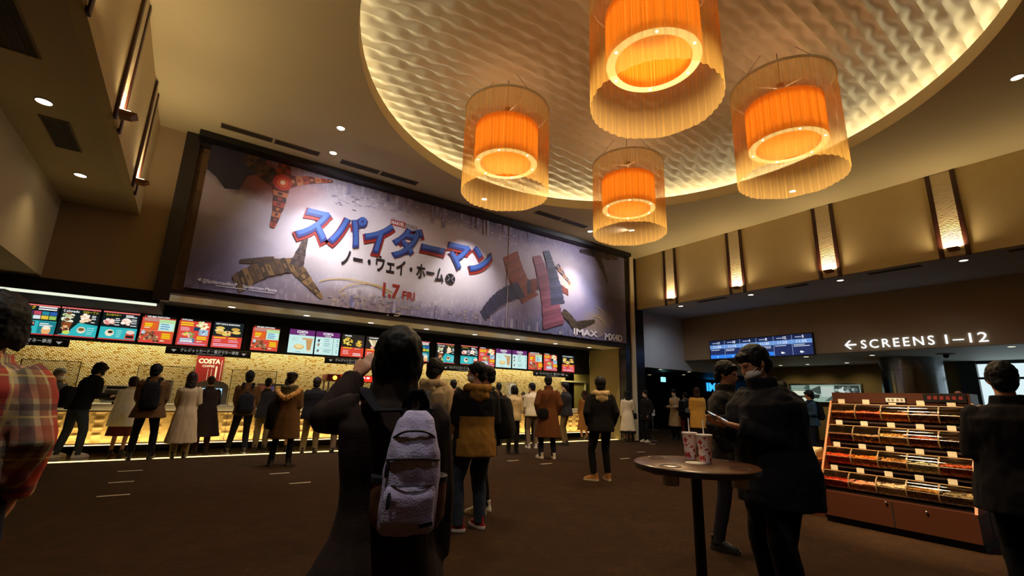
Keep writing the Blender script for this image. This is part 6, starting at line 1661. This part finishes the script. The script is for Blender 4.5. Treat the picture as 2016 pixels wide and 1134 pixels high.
b.rbox(-.021, .021, -.003, .003, -.007, .007, .002, Matrix.Translation(q) @ Matrix.Rotation(.25, 4, 'Z') @ Matrix.Rotation(-.12, 4, 'Y')); obj('label_patch', b, ZIP, t, smooth=False)
for sd in (-1, 1):
    b = MB(); b.rings([K(*r) for r in ((B0-.005+sd*.112, Y0+.03, .855, .040, .075), (B0-.005+sd*.128, Y0+.03, .90, .056, .080), (B0-.005+sd*.134, Y0+.03, 1.0, .054, .078), (B0-.005+sd*.136, Y0+.03, 1.055, .050, .072))], 18, 2.6, True, Rr)
    sp_ = obj('side_pocket', remesh(b, .007, 3, .004, (20, 20, 12), 4.0), TAN, t, angle=180)
    b = MB(); b.rings([K(*r) for r in ((B0-.005+sd*.137, Y0+.03, 1.045, .053, .075), (B0-.005+sd*.137, Y0+.03, 1.066, .053, .075))], 18, 2.6, True, Rr); obj('pocket_hem', b, ZIP, sp_, angle=50)
    pts = [(X0+sd*.04, -.205, PZ+.40), (X0*.4+sd*.085, -.165, 1.395), (sd*.105, -.085, 1.452), (sd*.115, .0, 1.470), (sd*.120, .08, 1.43), (sd*.135, .135, 1.31), (sd*.15, .13, 1.18), (sd*.155, .04, 1.10), (sd*.145, -.07, 1.055), (X0+sd*.08, -.165, PZ+.06)]
    b = MB(); b.tube([Rr(p) for p in pts], [(.024, .007)]*7+[(.011, .006)]*(len(pts)-7), 10, True, None, (0, 0, 1)); obj('strap', b, STRAPC, t)
b = MB(); b.tube([Rr((X0+u, yb+v, z)) for u, v, z in ((-.036, .045, 1.382), (-.030, .025, 1.425), (-.012, .015, 1.46), (.012, .015, 1.46), (.030, .025, 1.425), (.036, .045, 1.382))], [(.018, .006)]*6, 10, True, None, (0, 1, 0)); obj('handle', b, STRAPC, t)
# ---- phone in the hands of the masked person
s3 = P3.s
L_, R_ = P3.arm
mid = (L_[2]+L_[3]*.10*s3 + R_[2]+R_[3]*.10*s3)/2 + Vector((0, -.01, .028))
wp = wpos(P3, mid)
t = thing('phone', 'phone with bright screen held by the masked person in black', 'phone', tuple(wp), 0)
M = Matrix.Rotation(P3.rz, 4, 'Z') @ Matrix.Rotation(.42, 4, 'X') @ Matrix.Rotation(-.30, 4, 'Y')
obj('phone_body', MB().rbox(-.038, .038, -.08, .08, -.004, .004, .003, M), BLACK, t)
b = MB(); b.add([M @ Vector(p) for p in ((-.035, -.075, .0045), (.035, -.075, .0045), (.035, .075, .0045), (-.035, .075, .0045))], [(0, 1, 2, 3)])
b.slot(1)
for k in range(5): b.add([M @ Vector(p) for p in ((-.028, -.06+k*.025, .005), (.02, -.06+k*.025, .005), (.02, -.052+k*.025, .005), (-.028, -.052+k*.025, .005))], [(0, 1, 2, 3)])
obj('display', b, [emat('#dfe8f0', .8), emat('#9fb0c0', .6)], t, smooth=False)
# ---- red popcorn box in the left hand of the mustard jacket person
L_ = P6.arm[0]; wp = wpos(P6, L_[2]+L_[3]*.09*P6.s+Vector((0, .03, .045)))
t = thing('popcorn_box', 'red popcorn box with yellow lettering held by the person in the mustard jacket', 'popcorn box', tuple(wp-Vector((0, 0, .07))), P6.rz)
b = MB(); n4 = 4
v0 = [(-.045, -.045, 0), (.045, -.045, 0), (.045, .045, 0), (-.045, .045, 0)]; v1 = [(x*1.35, y*1.35, .19) for x, y, z in v0]
b.add(v0+v1, [(3, 2, 1, 0), (0, 1, 5, 4), (1, 2, 6, 5), (2, 3, 7, 6), (3, 0, 4, 7)]); obj('carton', b, mat('red card', '#b8281c', 0.6), t, smooth=False)
b = MB()
for sd in (-1, 1): b.add([(-.035, sd*.047, .03), (.035, sd*.047, .03), (.0, sd*.0605, .17)], [(0, 1, 2)])
for sd in (-1, 1): b.tube([(-.035, sd*.056, .10), (-.01, sd*.056, .12), (.01, sd*.056, .09), (.035, sd*.056, .11)], .004, 6)
obj('printed_script', b, mat('yellow print', '#e8b060', 0.6), t, smooth=False)
b = MB(); rd = random.Random(9)
for i in range(40): b.ell((rd.uniform(-.05, .05), rd.uniform(-.05, .05), .19+rd.uniform(-.01, .02)), (.012, .012, .01), 6)
o = obj('popcorn', b, mat('popcorn', '#f0d890', 0.8), t); o['kind'] = 'stuff'
# ---- more queue marks
for x, y, lb in ((1.53, 8.95, 'pale queue mark on the carpet in front of the fur trimmed coat'), (1.66, 7.94, 'pale queue mark on the carpet nearest the camera, left of the raised arm'), (2.88, 9.22, 'pale queue mark on the carpet by the coat of the raised arm'),
                 (6.53, 8.02, 'pale queue mark on the carpet nearest the rust brown coat'), (6.13, 8.68, 'pale queue mark on the carpet left of the rust brown coat'), (10.38, 8.71, 'pale queue mark on the carpet in front of the long cream coat'),
                 (8.86, 7.93, 'pale queue mark on the carpet left of the standing table'), (9.2, 9.4, 'pale queue mark on the carpet behind the beige hood person'), (12.6, 10.1, 'pale queue mark on the carpet by the notice stand')):
    tape(x, y, .3, lb)
